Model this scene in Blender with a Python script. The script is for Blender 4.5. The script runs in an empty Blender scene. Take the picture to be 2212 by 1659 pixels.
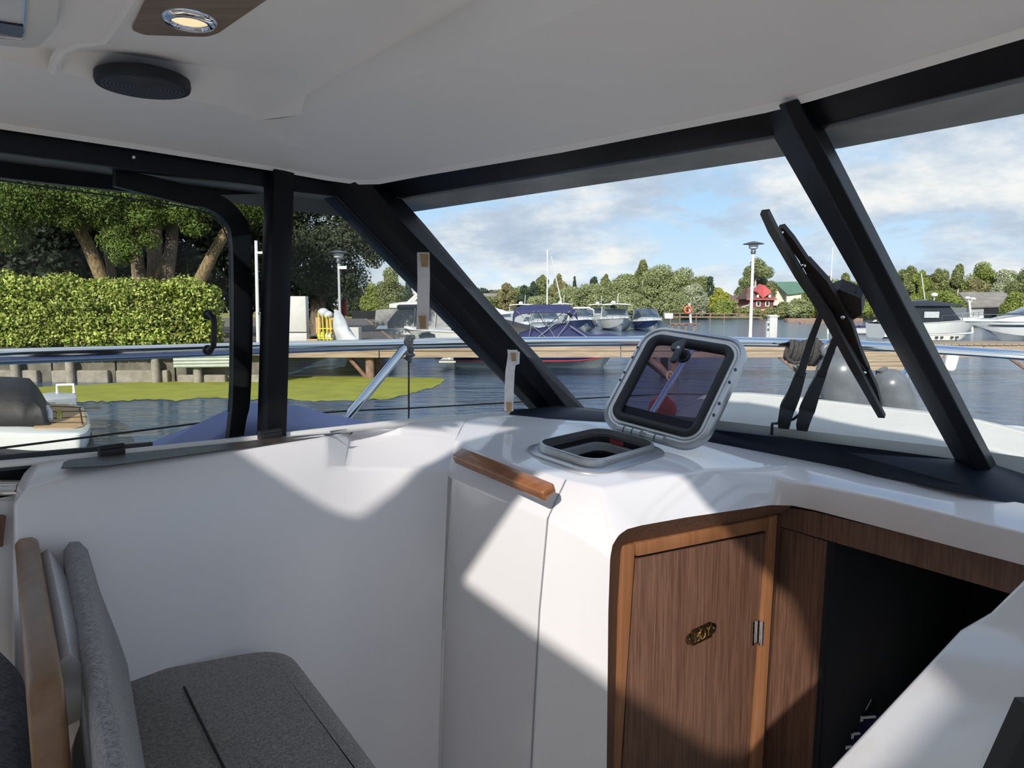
import bpy, bmesh, math, random
import numpy as np
from mathutils import Vector, Matrix
from mathutils.geometry import tessellate_polygon

random.seed(7)
rng = np.random.default_rng(7)
SC = bpy.context.scene
COL = SC.collection

# ------------------------------------------------------------------ camera
FPX, IW, IH = 1533.0, 2212.0, 1659.0
EYE = Vector((0.0, 0.0, 2.0))                 # eye height above the water
PITCH = math.atan((829.5 - 665.0) / FPX)
cam = bpy.data.cameras.new('camera')
cam.sensor_width = 36.0
cam.lens = 36.0 * FPX / IW
cam.clip_start = 0.02
cam.clip_end = 2000
camo = bpy.data.objects.new('camera', cam)
COL.objects.link(camo)
camo.location = EYE
camo.rotation_euler = (math.pi / 2 - PITCH, 0, 0)
SC.camera = camo

# ------------------------------------------------------------------ exposure, sky, sun
SC.view_settings.view_transform = 'Standard'
SC.view_settings.look = 'None'
SC.view_settings.exposure = 0.14
SC.view_settings.gamma = 1.0
SC.view_settings.use_curve_mapping = False
SUN_AZ, SUN_EL = math.radians(15), math.radians(29)     # direction the light travels to, elevation
SUN_STRENGTH = 5.2
SKY_STRENGTH = 1.0

world = bpy.data.worlds.new('sky')
SC.world = world
world.use_nodes = True
nt = world.node_tree
nt.nodes.clear()


def N(tree, typ, **kw):
    n = tree.nodes.new(typ)
    for k, v in kw.items():
        setattr(n, k, v)
    return n


def ramp(tree, stops, interp='LINEAR'):
    r = tree.nodes.new('ShaderNodeValToRGB')
    r.color_ramp.interpolation = interp
    els = r.color_ramp.elements
    while len(els) < len(stops):
        els.new(0.5)
    for e, (p, c) in zip(els, stops):
        e.position = p
        e.color = (*c, 1) if len(c) == 3 else c
    return r


L = nt.links.new
tc = N(nt, 'ShaderNodeTexCoord')
sep = N(nt, 'ShaderNodeSeparateXYZ')
L(tc.outputs['Generated'], sep.inputs[0])
base = ramp(nt, [(0.0, (.80, .88, .95)), (.06, (.62, .80, .96)), (.2, (.34, .62, .95)), (.6, (.12, .33, .72)), (1, (.08, .24, .60))])
L(sep.outputs['Z'], base.inputs[0])
zz = N(nt, 'ShaderNodeMath', operation='MAXIMUM')
L(sep.outputs['Z'], zz.inputs[0])
zz.inputs[1].default_value = 0.0
za = N(nt, 'ShaderNodeMath', operation='ADD')
L(zz.outputs[0], za.inputs[0])
za.inputs[1].default_value = 0.34
dv = []
for ax in 'XY':
    d = N(nt, 'ShaderNodeMath', operation='DIVIDE')
    L(sep.outputs[ax], d.inputs[0])
    L(za.outputs[0], d.inputs[1])
    dv.append(d)
cmb = N(nt, 'ShaderNodeCombineXYZ')
L(dv[0].outputs[0], cmb.inputs[0])
L(dv[1].outputs[0], cmb.inputs[1])
mp = N(nt, 'ShaderNodeMapping')
L(cmb.outputs[0], mp.inputs[0])
mp.inputs['Location'].default_value = (3.1, 0.55, 0)
n1 = N(nt, 'ShaderNodeTexNoise')
L(mp.outputs[0], n1.inputs['Vector'])
n1.inputs['Scale'].default_value = 2.3
n1.inputs['Detail'].default_value = 9
n1.inputs['Roughness'].default_value = .60
n1.inputs['Distortion'].default_value = .25
cl = ramp(nt, [(.40, (0, 0, 0)), (.47, (.6, .6, .6)), (.56, (1, 1, 1))], 'EASE')
L(n1.outputs['Fac'], cl.inputs[0])
mp2 = N(nt, 'ShaderNodeMapping')
L(mp.outputs[0], mp2.inputs[0])
mp2.inputs['Location'].default_value = (.03, .13, .4)
n2 = N(nt, 'ShaderNodeTexNoise')
L(mp2.outputs[0], n2.inputs['Vector'])
n2.inputs['Scale'].default_value = 3.4
n2.inputs['Detail'].default_value = 8
n2.inputs['Roughness'].default_value = .6
cc = ramp(nt, [(.36, (.90, .90, .885)), (.46, (.72, .77, .82)), (.56, (.53, .62, .74)), (.68, (.44, .53, .66))])
L(n2.outputs['Fac'], cc.inputs[0])
mix = N(nt, 'ShaderNodeMix', data_type='RGBA')
L(cl.outputs[0], mix.inputs['Factor'])
L(base.outputs[0], mix.inputs['A'])
L(cc.outputs[0], mix.inputs['B'])
bg = N(nt, 'ShaderNodeBackground')
L(mix.outputs['Result'], bg.inputs['Color'])
bg.inputs['Strength'].default_value = SKY_STRENGTH
wo = N(nt, 'ShaderNodeOutputWorld')
L(bg.outputs[0], wo.inputs['Surface'])

sd = bpy.data.lights.new('sun', 'SUN')
sd.energy = SUN_STRENGTH
sd.angle = math.radians(0.9)
sd.color = (1.0, .945, .87)
so = bpy.data.objects.new('sun', sd)
COL.objects.link(so)
SUND = Vector((math.sin(SUN_AZ) * math.cos(SUN_EL), math.cos(SUN_AZ) * math.cos(SUN_EL), -math.sin(SUN_EL)))
so.rotation_euler = SUND.to_track_quat('-Z', 'Y').to_euler()
so.location = (-10, -40, 25)

# ------------------------------------------------------------------ layout helpers (all lengths in metres)
CP, SP = math.cos(PITCH), math.sin(PITCH)


def ray(px, py):
    cx = (px - 1106.0) / FPX
    cy = (829.5 - py) / FPX
    return Vector((cx, CP + cy * SP, -SP + cy * CP))


def P(px, py, Y):                         # point of a sight line at distance Y ahead
    d = ray(px, py)
    return EYE + d * (Y / d.y)


def ATZ(px, py, z):                       # ... at height z above the water
    d = ray(px, py)
    return EYE + d * ((z - EYE.z) / d.z)


class Plane:
    def __init__(s, p, n):
        s.p = Vector(p)
        s.n = Vector(n).normalized()

    def at(s, px, py, off=0.0):
        d = ray(px, py)
        k = ((s.p - EYE).dot(s.n) + off) / d.dot(s.n)
        return EYE + d * k


def plane3(a, b, c):
    return Plane(a, (b - a).cross(c - a))


def vplane(a, b):                         # vertical plane through two points
    d = b - a
    return Plane(a, (d.y, -d.x, 0))


TH = math.radians(43)
U = Vector((math.sin(TH), math.cos(TH), 0))      # boat forward
SB = Vector((math.cos(TH), -math.sin(TH), 0))    # boat starboard
Z3 = Vector((0, 0, 1))


def AB(a, b, z):                          # boat coordinates, z relative to the eye
    return EYE + U * a + SB * b + Z3 * z


def BW(px, py, b):                        # on the fore-and-aft plane b
    d = ray(px, py)
    return EYE + d * (b / d.dot(SB))


def AW(px, py, a):
    d = ray(px, py)
    return EYE + d * (a / d.dot(U))


# ------------------------------------------------------------------ materials
MATS = {}


def M(name, col, rough=.5, metal=0.0, var=.08, scale=6.0, bump=0.0, bscale=40.0, spec=.5, coat=0.0, stretch=None, island=0.0, trans=0.0, obj=True):
    if name in MATS:
        return MATS[name]
    m = bpy.data.materials.new(name)
    m.use_nodes = True
    t = m.node_tree
    b = t.nodes['Principled BSDF']
    b.inputs['Roughness'].default_value = rough
    b.inputs['Metallic'].default_value = metal
    b.inputs['Specular IOR Level'].default_value = spec
    b.inputs['Coat Weight'].default_value = coat
    b.inputs['Coat Roughness'].default_value = .06
    tcn = N(t, 'ShaderNodeTexCoord')
    mpn = N(t, 'ShaderNodeMapping')
    t.links.new(tcn.outputs['Object'], mpn.inputs[0])
    if stretch:
        mpn.inputs['Scale'].default_value = stretch
    nz = N(t, 'ShaderNodeTexNoise')
    nz.inputs['Scale'].default_value = scale
    nz.inputs['Detail'].default_value = 6
    t.links.new(mpn.outputs[0], nz.inputs['Vector'])
    lo = tuple(max(0, c * (1 - var)) for c in col)
    hi = tuple(min(1, c * (1 + var)) for c in col)
    r = ramp(t, [(.3, lo), (.7, hi)])
    t.links.new(nz.outputs['Fac'], r.inputs[0])
    out = r.outputs[0]
    if island:
        g = N(t, 'ShaderNodeNewGeometry')
        hs = N(t, 'ShaderNodeHueSaturation')
        mr = N(t, 'ShaderNodeMapRange')
        mr.inputs['To Min'].default_value = 1 - island
        mr.inputs['To Max'].default_value = 1 + island
        t.links.new(g.outputs['Random Per Island'], mr.inputs['Value'])
        mh = N(t, 'ShaderNodeMapRange')
        mh.inputs['To Min'].default_value = .5 - island * .05
        mh.inputs['To Max'].default_value = .5 + island * .05
        t.links.new(g.outputs['Random Per Island'], mh.inputs['Value'])
        t.links.new(mr.outputs[0], hs.inputs['Value'])
        t.links.new(mh.outputs[0], hs.inputs['Hue'])
        t.links.new(out, hs.inputs['Color'])
        out = hs.outputs[0]
    t.links.new(out, b.inputs['Base Color'])
    if trans:
        b.inputs['Subsurface Weight'].default_value = 0
        tr = N(t, 'ShaderNodeBsdfTranslucent')
        t.links.new(out, tr.inputs['Color'])
        mx = N(t, 'ShaderNodeMixShader')
        mx.inputs[0].default_value = trans
        o = t.nodes['Material Output']
        t.links.new(b.outputs[0], mx.inputs[1])
        t.links.new(tr.outputs[0], mx.inputs[2])
        t.links.new(mx.outputs[0], o.inputs['Surface'])
    if bump:
        nb = N(t, 'ShaderNodeTexNoise')
        nb.inputs['Scale'].default_value = bscale
        nb.inputs['Detail'].default_value = 4
        t.links.new(mpn.outputs[0], nb.inputs['Vector'])
        bp = N(t, 'ShaderNodeBump')
        bp.inputs['Strength'].default_value = bump
        bp.inputs['Distance'].default_value = .02
        t.links.new(nb.outputs['Fac'], bp.inputs['Height'])
        t.links.new(bp.outputs[0], b.inputs['Normal'])
    MATS[name] = m
    return m


def glass(name, tint, refl=1.0, rough=0.0):
    m = bpy.data.materials.new(name)
    m.use_nodes = True
    t = m.node_tree
    t.nodes.clear()
    tr = N(t, 'ShaderNodeBsdfTransparent')
    tr.inputs[0].default_value = (*tint, 1)
    gl = N(t, 'ShaderNodeBsdfGlossy')
    gl.inputs['Roughness'].default_value = rough
    fr = N(t, 'ShaderNodeFresnel')
    fr.inputs['IOR'].default_value = 1.35
    mu = N(t, 'ShaderNodeMath', operation='MULTIPLY')
    t.links.new(fr.outputs[0], mu.inputs[0])
    mu.inputs[1].default_value = refl
    mx = N(t, 'ShaderNodeMixShader')
    t.links.new(mu.outputs[0], mx.inputs[0])
    t.links.new(tr.outputs[0], mx.inputs[1])
    t.links.new(gl.outputs[0], mx.inputs[2])
    o = N(t, 'ShaderNodeOutputMaterial')
    t.links.new(mx.outputs[0], o.inputs['Surface'])
    MATS[name] = m
    return m


def wood(name, dark, light, scale=60.0, rough=.45, axis='Z', coat=0.0):
    m = bpy.data.materials.new(name)
    m.use_nodes = True
    t = m.node_tree
    b = t.nodes['Principled BSDF']
    b.inputs['Roughness'].default_value = rough
    b.inputs['Coat Weight'].default_value = coat
    tcn = N(t, 'ShaderNodeTexCoord')
    mpn = N(t, 'ShaderNodeMapping')
    t.links.new(tcn.outputs['Object'], mpn.inputs[0])
    sc = {'Z': (1, 1, .035), 'X': (.05, 1, 1), 'Y': (1, .05, 1)}[axis]
    mpn.inputs['Scale'].default_value = sc
    nz = N(t, 'ShaderNodeTexNoise')
    nz.inputs['Scale'].default_value = scale * 2.2
    nz.inputs['Detail'].default_value = 5
    nz.inputs['Roughness'].default_value = .65
    nz2 = N(t, 'ShaderNodeTexNoise')
    nz2.inputs['Scale'].default_value = scale * .9
    nz2.inputs['Detail'].default_value = 3
    t.links.new(mpn.outputs[0], nz.inputs['Vector'])
    t.links.new(mpn.outputs[0], nz2.inputs['Vector'])
    mx = N(t, 'ShaderNodeMath', operation='ADD')
    t.links.new(nz.outputs['Fac'], mx.inputs[0])
    t.links.new(nz2.outputs['Fac'], mx.inputs[1])
    hf = N(t, 'ShaderNodeMath', operation='MULTIPLY')
    hf.inputs[1].default_value = .5
    t.links.new(mx.outputs[0], hf.inputs[0])
    r = ramp(t, [(.38, dark), (.50, tuple((a + c) / 2 for a, c in zip(dark, light))), (.62, light)])
    t.links.new(hf.outputs[0], r.inputs[0])
    t.links.new(r.outputs[0], b.inputs['Base Color'])
    bp = N(t, 'ShaderNodeBump')
    bp.inputs['Strength'].default_value = .12
    bp.inputs['Distance'].default_value = .002
    t.links.new(nz.outputs['Fac'], bp.inputs['Height'])
    t.links.new(bp.outputs[0], b.inputs['Normal'])
    MATS[name] = m
    return m


def fabric(name, c1, c2, scale=420.0):
    m = bpy.data.materials.new(name)
    m.use_nodes = True
    t = m.node_tree
    b = t.nodes['Principled BSDF']
    b.inputs['Roughness'].default_value = .95
    b.inputs['Specular IOR Level'].default_value = .15
    b.inputs['Sheen Weight'].default_value = .15
    tcn = N(t, 'ShaderNodeTexCoord')
    acc = None
    for sc in ((1, .12, .12), (.12, 1, .12), (.3, .3, 1)):
        mpn = N(t, 'ShaderNodeMapping')
        t.links.new(tcn.outputs['Object'], mpn.inputs[0])
        mpn.inputs['Scale'].default_value = sc
        nz = N(t, 'ShaderNodeTexNoise')
        nz.inputs['Scale'].default_value = scale
        nz.inputs['Detail'].default_value = 2
        t.links.new(mpn.outputs[0], nz.inputs['Vector'])
        if acc is None:
            acc = nz.outputs['Fac']
        else:
            ad = N(t, 'ShaderNodeMath', operation='ADD')
            t.links.new(acc, ad.inputs[0])
            t.links.new(nz.outputs['Fac'], ad.inputs[1])
            acc = ad.outputs[0]
    dvn = N(t, 'ShaderNodeMath', operation='DIVIDE')
    dvn.inputs[1].default_value = 3.0
    t.links.new(acc, dvn.inputs[0])
    r = ramp(t, [(.40, c1), (.60, c2)])
    t.links.new(dvn.outputs[0], r.inputs[0])
    t.links.new(r.outputs[0], b.inputs['Base Color'])
    bp = N(t, 'ShaderNodeBump')
    bp.inputs['Strength'].default_value = .5
    bp.inputs['Distance'].default_value = .002
    t.links.new(dvn.outputs[0], bp.inputs['Height'])
    t.links.new(bp.outputs[0], b.inputs['Normal'])
    MATS[name] = m
    return m


GEL = M('gelcoat', (.82, .80, .805), .10, var=.012, scale=2, spec=.5, coat=.5)
GELS = M('gelcoat_satin', (.78, .765, .78), .34, var=.012, scale=2)
CEIL = M('headliner', (.92, .905, .89), .42, var=.015, scale=3, bump=.02, bscale=300)
BLACK = M('black_aluminium', (.007, .0075, .010), .42, var=.1, spec=.22)
RUBBER = M('black_rubber', (.010, .010, .012), .55)
TRIM = M('trim_vinyl', (.014, .019, .032), .5, var=.1, spec=.25, bump=.04, bscale=400)
STEEL = M('stainless', (.78, .79, .80), .08, 1.0, var=.02)
CHROME = M('chrome', (.85, .85, .86), .04, 1.0, var=.01)
ALU = M('anodised_aluminium', (.50, .51, .52), .34, .85, var=.03)
GREYP = M('grey_plastic', (.055, .060, .070), .45)
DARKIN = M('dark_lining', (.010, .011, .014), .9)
WALNUT = wood('walnut_veneer', (.098, .046, .029), (.200, .105, .068), 130)
WALNUT_S = wood('walnut_solid', (.25, .105, .042), (.36, .165, .075), 25, .35, 'Z', .2)
TEAKB = wood('handle_wood', (.24, .085, .032), (.36, .15, .06), 22, .28, 'X', .4)
OAKP = wood('ceiling_veneer', (.17, .12, .085), (.26, .19, .14), 40, .5, 'X')
SEATF = fabric('seat_fabric', (.14, .127, .119), (.32, .292, .272), 800)
BACKF = fabric('back_fabric', (.15, .146, .146), (.36, .352, .355), 800)
FELT = M('felt_pad', (.62, .62, .65), .95, var=.05, scale=60)
WHITEP = M('white_plastic', (.74, .74, .72), .4, var=.03)
STRAP = M('white_strap', (.88, .86, .85), .8, var=.05, scale=60, bump=.3, bscale=500)
VELCRO = M('tan_velcro', (.46, .30, .16), .95, var=.15, scale=120)
CANVAS = M('white_canvas', (.50, .50, .47), .75, var=.05, scale=4, bump=.25, bscale=9)
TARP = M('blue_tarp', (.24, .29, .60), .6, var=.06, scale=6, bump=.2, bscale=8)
FENDM = M('grey_fender', (.115, .125, .135), .33, var=.25, scale=14)
ROPED = M('dark_rope', (.060, .056, .052), .9, var=.5, scale=160, bump=.6, bscale=220)
ROPEL = M('grey_rope', (.30, .285, .26), .9, var=.6, scale=150, bump=.6, bscale=220)
BRASS = M('brass', (.13, .085, .040), .38, 1.0, var=.2, scale=60)
NAVYF = M('navy_cloth', (.018, .024, .075), .85, var=.15, scale=80)
GLASS_W = glass('windscreen_glass', (.965, .975, .975), .02)
GLASS_S = glass('side_glass', (.915, .92, .90), .25)
GLASS_R = glass('opening_acrylic', (.94, .94, .945), .3)
GLASS_H = glass('smoked_acrylic', (.50, .47, .56), .5)

# outdoors
WHITEB = M('boat_white', (.62, .63, .60), .25, var=.03, scale=2, coat=.2)
CREAMB = M('boat_cream', (.72, .69, .58), .3, var=.05, scale=2)
NAVYB = M('boat_navy', (.014, .026, .085), .18, var=.1, scale=3, coat=.3)
NAVYC = M('navy_canvas', (.022, .027, .088), .8, var=.15, scale=6, bump=.2, bscale=12)
BLACKC = M('black_cover', (.007, .007, .008), .6, var=.3, scale=8, bump=.4, bscale=7)
GREYC = M('grey_canopy', (.26, .26, .26), .6, var=.2, scale=4)
REDS = M('red_paint', (.42, .04, .04), .4, var=.1)
BOATGL = M('boat_window', (.030, .045, .060), .07, var=.2, scale=3, spec=.8)
BOATGL2 = M('boat_window_blue', (.075, .12, .17), .08, var=.35, scale=2, spec=.8)
TEAKD = M('teak_deck', (.42, .27, .13), .7, var=.10, scale=9, bump=.1)
TEAKL = M('teak_caulk', (.030, .027, .025), .8)
CONC = M('quay_concrete', (.14, .13, .105), .95, var=.32, scale=3.5, bump=.6, bscale=10)  # upper wall colour darkened for the shade under the coping
CONCL = M('pale_concrete', (.27, .245, .205), .95, var=.22, scale=5, bump=.5, bscale=14)
PLANK = M('weathered_plank', (.33, .255, .175), .9, var=.28, scale=3, stretch=(.4, 4, 6), bump=.4, bscale=12)
PLANKD = M('dark_plank', (.105, .095, .09), .95, var=.3, scale=3, stretch=(4, .3, 4), bump=.3)
PILE = M('pile_wood', (.24, .16, .115), .9, var=.3, scale=6, bump=.5)
RUST = M('rusty_brace', (.22, .125, .085), .9, var=.3, scale=5)
POLE = M('pole_grey', (.52, .54, .55), .45, .3, var=.06)
POLEW = M('pole_white', (.74, .75, .74), .45, var=.04)
LAMPC = M('lamp_cap', (.10, .11, .12), .4, .4)
LAMPG = M('lamp_globe', (.62, .66, .66), .15, var=.05)
LEAFM = {}
for nm, c in dict(hedge=(.17, .23, .022), hedge2=(.42, .46, .11), canopy=(.105, .155, .024), dark=(.015, .026, .009), shade=(.040, .055, .022),  # dark and shade leaves have the shade of the trees in their colour
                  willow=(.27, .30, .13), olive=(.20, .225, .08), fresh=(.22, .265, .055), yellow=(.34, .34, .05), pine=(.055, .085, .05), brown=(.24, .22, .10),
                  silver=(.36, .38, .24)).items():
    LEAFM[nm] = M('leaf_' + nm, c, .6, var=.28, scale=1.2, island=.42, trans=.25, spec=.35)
BARK = M('bark', (.17, .13, .09), .95, var=.45, scale=5, stretch=(5, 5, .8), bump=1.0, bscale=14)
LICHEN = M('bark_lichen', (.25, .185, .095), .95, var=.55, scale=4, stretch=(4, 4, 1.2), bump=1.0, bscale=14)
BIRCH = M('birch_bark', (.48, .46, .42), .9, var=.35, scale=3)
GRASS = M('shore_grass', (.20, .20, .06), .95, var=.45, scale=.35, bump=.5, bscale=3)
SOIL = M('bank_soil', (.13, .105, .08), .95, var=.4, scale=.5)
WEED = M('duckweed', (.25, .265, .028), .85, var=.16, scale=1.6, bump=.25, bscale=30)
REDROOF = M('red_roof', (.50, .085, .085), .6, var=.08, scale=.4)
REDWALL = M('red_siding', (.145, .045, .048), .8, var=.2, scale=.6, stretch=(.2, .2, 6))
GREENROOF = M('green_roof', (.085, .165, .12), .6, var=.1, scale=.3)
CREAMW = M('cream_wall', (.62, .60, .50), .8, var=.06)
BROWNROOF = M('brown_roof', (.145, .095, .075), .8, var=.15, scale=.6)
GREYROOF = M('grey_shingle', (.22, .20, .175), .9, var=.22, scale=1.2)
GREYW = M('grey_wall', (.36, .35, .33), .85, var=.15)
ORANGE = M('orange_paint', (.60, .12, .045), .5, var=.06)
YELLOW = M('yellow_paint', (.70, .58, .03), .5, var=.06)
CARD = M('cardboard', (.47, .31, .17), .9, var=.1)
PLASTIC = M('plastic_sheet', (.50, .53, .55), .35, var=.2, scale=3, bump=.6, bscale=5)
BIN = M('bin_green', (.045, .085, .045), .5)
CAB = M('cabinet_grey', (.52, .52, .50), .6, var=.05)
BUOYM = M('red_buoy', (.62, .075, .05), .5, var=.15, scale=8)


def water_mat():
    m = bpy.data.materials.new('harbour_water')
    m.use_nodes = True
    t = m.node_tree
    b = t.nodes['Principled BSDF']
    b.inputs['Base Color'].default_value = (.055, .10, .17, 1)
    b.inputs['Roughness'].default_value = .10
    b.inputs['IOR'].default_value = 1.333
    tcn = N(t, 'ShaderNodeTexCoord')
    prev = None
    for sc, rot, st, dist in (((.4, 1.5, 1), .15, .6, .22), ((1.3, 4.2, 1), -.12, .6, .09), ((5, 12, 1), .1, .4, .03)):
        mpn = N(t, 'ShaderNodeMapping')
        mpn.inputs['Scale'].default_value = sc
        mpn.inputs['Rotation'].default_value = (0, 0, rot)
        t.links.new(tcn.outputs['Object'], mpn.inputs[0])
        nz = N(t, 'ShaderNodeTexNoise')
        nz.inputs['Scale'].default_value = 1.0
        nz.inputs['Detail'].default_value = 4
        nz.inputs['Distortion'].default_value = .6
        t.links.new(mpn.outputs[0], nz.inputs['Vector'])
        bp = N(t, 'ShaderNodeBump')
        bp.inputs['Strength'].default_value = st
        bp.inputs['Distance'].default_value = dist
        t.links.new(nz.outputs['Fac'], bp.inputs['Height'])
        if prev:
            t.links.new(prev.outputs[0], bp.inputs['Normal'])
        prev = bp
    t.links.new(prev.outputs[0], b.inputs['Normal'])
    MATS['water'] = m
    return m


WATER = water_mat()


# ------------------------------------------------------------------ mesh builder
class MB:
    def __init__(s):
        s.v = []
        s.f = []

    def add(s, vs, fs):
        o = len(s.v)
        s.v += [Vector(p) for p in vs]
        s.f += [tuple(i + o for i in f) for f in fs]
        return s

    def box(s, c, size, R=None):
        c = Vector(c)
        h = [x / 2 for x in size]
        vs = []
        for z in (-1, 1):
            for x, y in ((-1, -1), (1, -1), (1, 1), (-1, 1)):
                p = Vector((x * h[0], y * h[1], z * h[2]))
                vs.append(c + (R @ p if R else p))
        return s.add(vs, [(3, 2, 1, 0), (4, 5, 6, 7), (0, 1, 5, 4), (1, 2, 6, 5), (2, 3, 7, 6), (3, 0, 4, 7)])

    def bx(s, x0, x1, y0, y1, z0, z1):
        return s.box(((x0 + x1) / 2, (y0 + y1) / 2, (z0 + z1) / 2), (x1 - x0, y1 - y0, z1 - z0))

    def tube(s, pts, r, n=8, closed=False, cap=True):
        pts = [Vector(p) for p in pts]
        k = len(pts)
        rs = r if isinstance(r, (list, tuple)) else [r] * k
        vs = []
        ref = None
        for i, p in enumerate(pts):
            if closed:
                d = pts[(i + 1) % k] - pts[i - 1]
            else:
                d = pts[min(i + 1, k - 1)] - pts[max(i - 1, 0)]
            d.normalize()
            if ref is None:
                ref = Vector((0, 0, 1)) if abs(d.z) < .9 else Vector((1, 0, 0))
                x = d.cross(ref).normalized()
            else:
                x = (ref - d * ref.dot(d)).normalized()
            ref = x
            y = d.cross(x)
            for j in range(n):
                a = 2 * math.pi * j / n
                vs.append(p + (x * math.cos(a) + y * math.sin(a)) * rs[i])
        fs = []
        for i in range(k if closed else k - 1):
            i2 = (i + 1) % k
            for j in range(n):
                j2 = (j + 1) % n
                fs.append((i * n + j, i * n + j2, i2 * n + j2, i2 * n + j))
        if cap and not closed:
            fs.append(tuple(range(n - 1, -1, -1)))
            fs.append(tuple((k - 1) * n + j for j in range(n)))
        return s.add(vs, fs)

    def lathe(s, prof, c=(0, 0, 0), n=24, R=None):
        c = Vector(c)
        vs = []
        for r, z in prof:
            for j in range(n):
                a = 2 * math.pi * j / n
                p = Vector((r * math.cos(a), r * math.sin(a), z))
                vs.append(c + (R @ p if R else p))
        fs = []
        for i in range(len(prof) - 1):
            for j in range(n):
                j2 = (j + 1) % n
                fs.append((i * n + j, i * n + j2, (i + 1) * n + j2, (i + 1) * n + j))
        fs.append(tuple(range(n - 1, -1, -1)))
        fs.append(tuple((len(prof) - 1) * n + j for j in range(n)))
        return s.add(vs, fs)

    def prism(s, poly, vec):
        poly = [Vector(p) for p in poly]
        vec = Vector(vec)
        n = len(poly)
        fs = [tuple(range(n)), tuple(range(2 * n - 1, n - 1, -1))]
        for i in range(n):
            j = (i + 1) % n
            fs.append((i, i + n, j + n, j))
        return s.add(poly + [p + vec for p in poly], fs)

    def strip(s, a, b):
        n = len(a)
        return s.add(list(a) + list(b), [(i, i + 1, n + i + 1, n + i) for i in range(n - 1)])

    def grid(s, rows):
        m = len(rows[0])
        vs = [p for r in rows for p in r]
        fs = []
        for i in range(len(rows) - 1):
            for j in range(m - 1):
                fs.append((i * m + j, i * m + j + 1, (i + 1) * m + j + 1, (i + 1) * m + j))
        return s.add(vs, fs)

    def loft(s, rings, cap=True, closed=True):
        m = len(rings[0])
        vs = [p for r in rings for p in r]
        fs = []
        for i in range(len(rings) - 1):
            for j in range(m if closed else m - 1):
                j2 = (j + 1) % m
                fs.append((i * m + j, i * m + j2, (i + 1) * m + j2, (i + 1) * m + j))
        if cap:
            fs.append(tuple(range(m - 1, -1, -1)))
            fs.append(tuple((len(rings) - 1) * m + j for j in range(m)))
        return s.add(vs, fs)

    def tess(s, outer, holes=()):
        loops = [[Vector(p) for p in outer]] + [[Vector(p) for p in h] for h in holes]
        flat = [p for l in loops for p in l]
        return s.add(flat, [tuple(t) for t in tessellate_polygon(loops)])

    def build(s, name, mat, parent=None, local=False, smooth=35, bevel=0, seg=2, weld=False, solid=0, sub=0):
        me = bpy.data.meshes.new(name)
        vs = s.v
        if parent is not None and not local:
            off = WLOC(parent)
            vs = [p - off for p in vs]
            loc = Vector((0, 0, 0))
        elif parent is None and not local:
            xs = [p.x for p in vs]
            ys = [p.y for p in vs]
            loc = Vector(((min(xs) + max(xs)) / 2, (min(ys) + max(ys)) / 2, min(p.z for p in vs)))
            vs = [p - loc for p in vs]
        else:
            loc = Vector((0, 0, 0))
        me.from_pydata([tuple(p) for p in vs], [], s.f)
        bm = bmesh.new()
        bm.from_mesh(me)
        if weld:
            bmesh.ops.remove_doubles(bm, verts=bm.verts, dist=1e-4)
        bmesh.ops.recalc_face_normals(bm, faces=bm.faces)
        if bevel:
            es = [e for e in bm.edges if len(e.link_faces) == 2 and e.calc_face_angle(0) > math.radians(28)]
            try:
                bmesh.ops.bevel(bm, geom=es, offset=bevel, segments=seg, affect='EDGES', profile=.5, clamp_overlap=True)
            except Exception:
                pass
        bm.to_mesh(me)
        bm.free()
        if smooth:
            me.shade_smooth()
            me.set_sharp_from_angle(angle=math.radians(smooth))
        o = bpy.data.objects.new(name, me)
        me.materials.append(mat)
        COL.objects.link(o)
        o.location = loc
        if parent is not None:
            o.parent = parent
        if solid:
            md = o.modifiers.new('thickness', 'SOLIDIFY')
            md.thickness = solid
            md.offset = 0
        return o


def WLOC(o):
    v = Vector(o.location)
    while o.parent:
        o = o.parent
        v += Vector(o.location)
    return v


def tag(o, label=None, cat=None, group=None, kind=None):
    if label:
        o['label'] = label
    if cat:
        o['category'] = cat
    if group:
        o['group'] = group
    if kind:
        o['kind'] = kind
    return o


def thing(name, label, cat, loc=(0, 0, 0), rz=0.0, group=None):
    o = bpy.data.objects.new(name, None)
    o.empty_display_size = .1
    COL.objects.link(o)
    o.location = loc
    o.rotation_euler = (0, 0, rz)
    return tag(o, label, cat, group)


def struct(name, label=None, loc=(0, 0, 0)):
    o = bpy.data.objects.new(name, None)
    o.empty_display_size = .1
    COL.objects.link(o)
    o.location = loc
    o['kind'] = 'structure'
    if label:
        o['label'] = label
    return o


def copy_tree(o, parent=None):
    c = o.copy()
    COL.objects.link(c)
    c.parent = parent
    for ch in [x for x in bpy.data.objects if x.parent is o]:
        copy_tree(ch, c)
    return c


def arc(c, ex, ey, r, a0, a1, n):
    return [c + ex * (r * math.cos(a0 + (a1 - a0) * i / n)) + ey * (r * math.sin(a0 + (a1 - a0) * i / n)) for i in range(n + 1)]


def rrect(c, ex, ey, hx, hy, r, n=6):     # rounded rectangle loop
    c = Vector(c)
    out = []
    for sx, sy, a in ((1, 1, 0), (-1, 1, 1), (-1, -1, 2), (1, -1, 3)):
        cc = c + ex * (sx * (hx - r)) + ey * (sy * (hy - r))
        out += arc(cc, ex, ey, r, a * math.pi / 2, (a + 1) * math.pi / 2, n)
    return out


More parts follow.
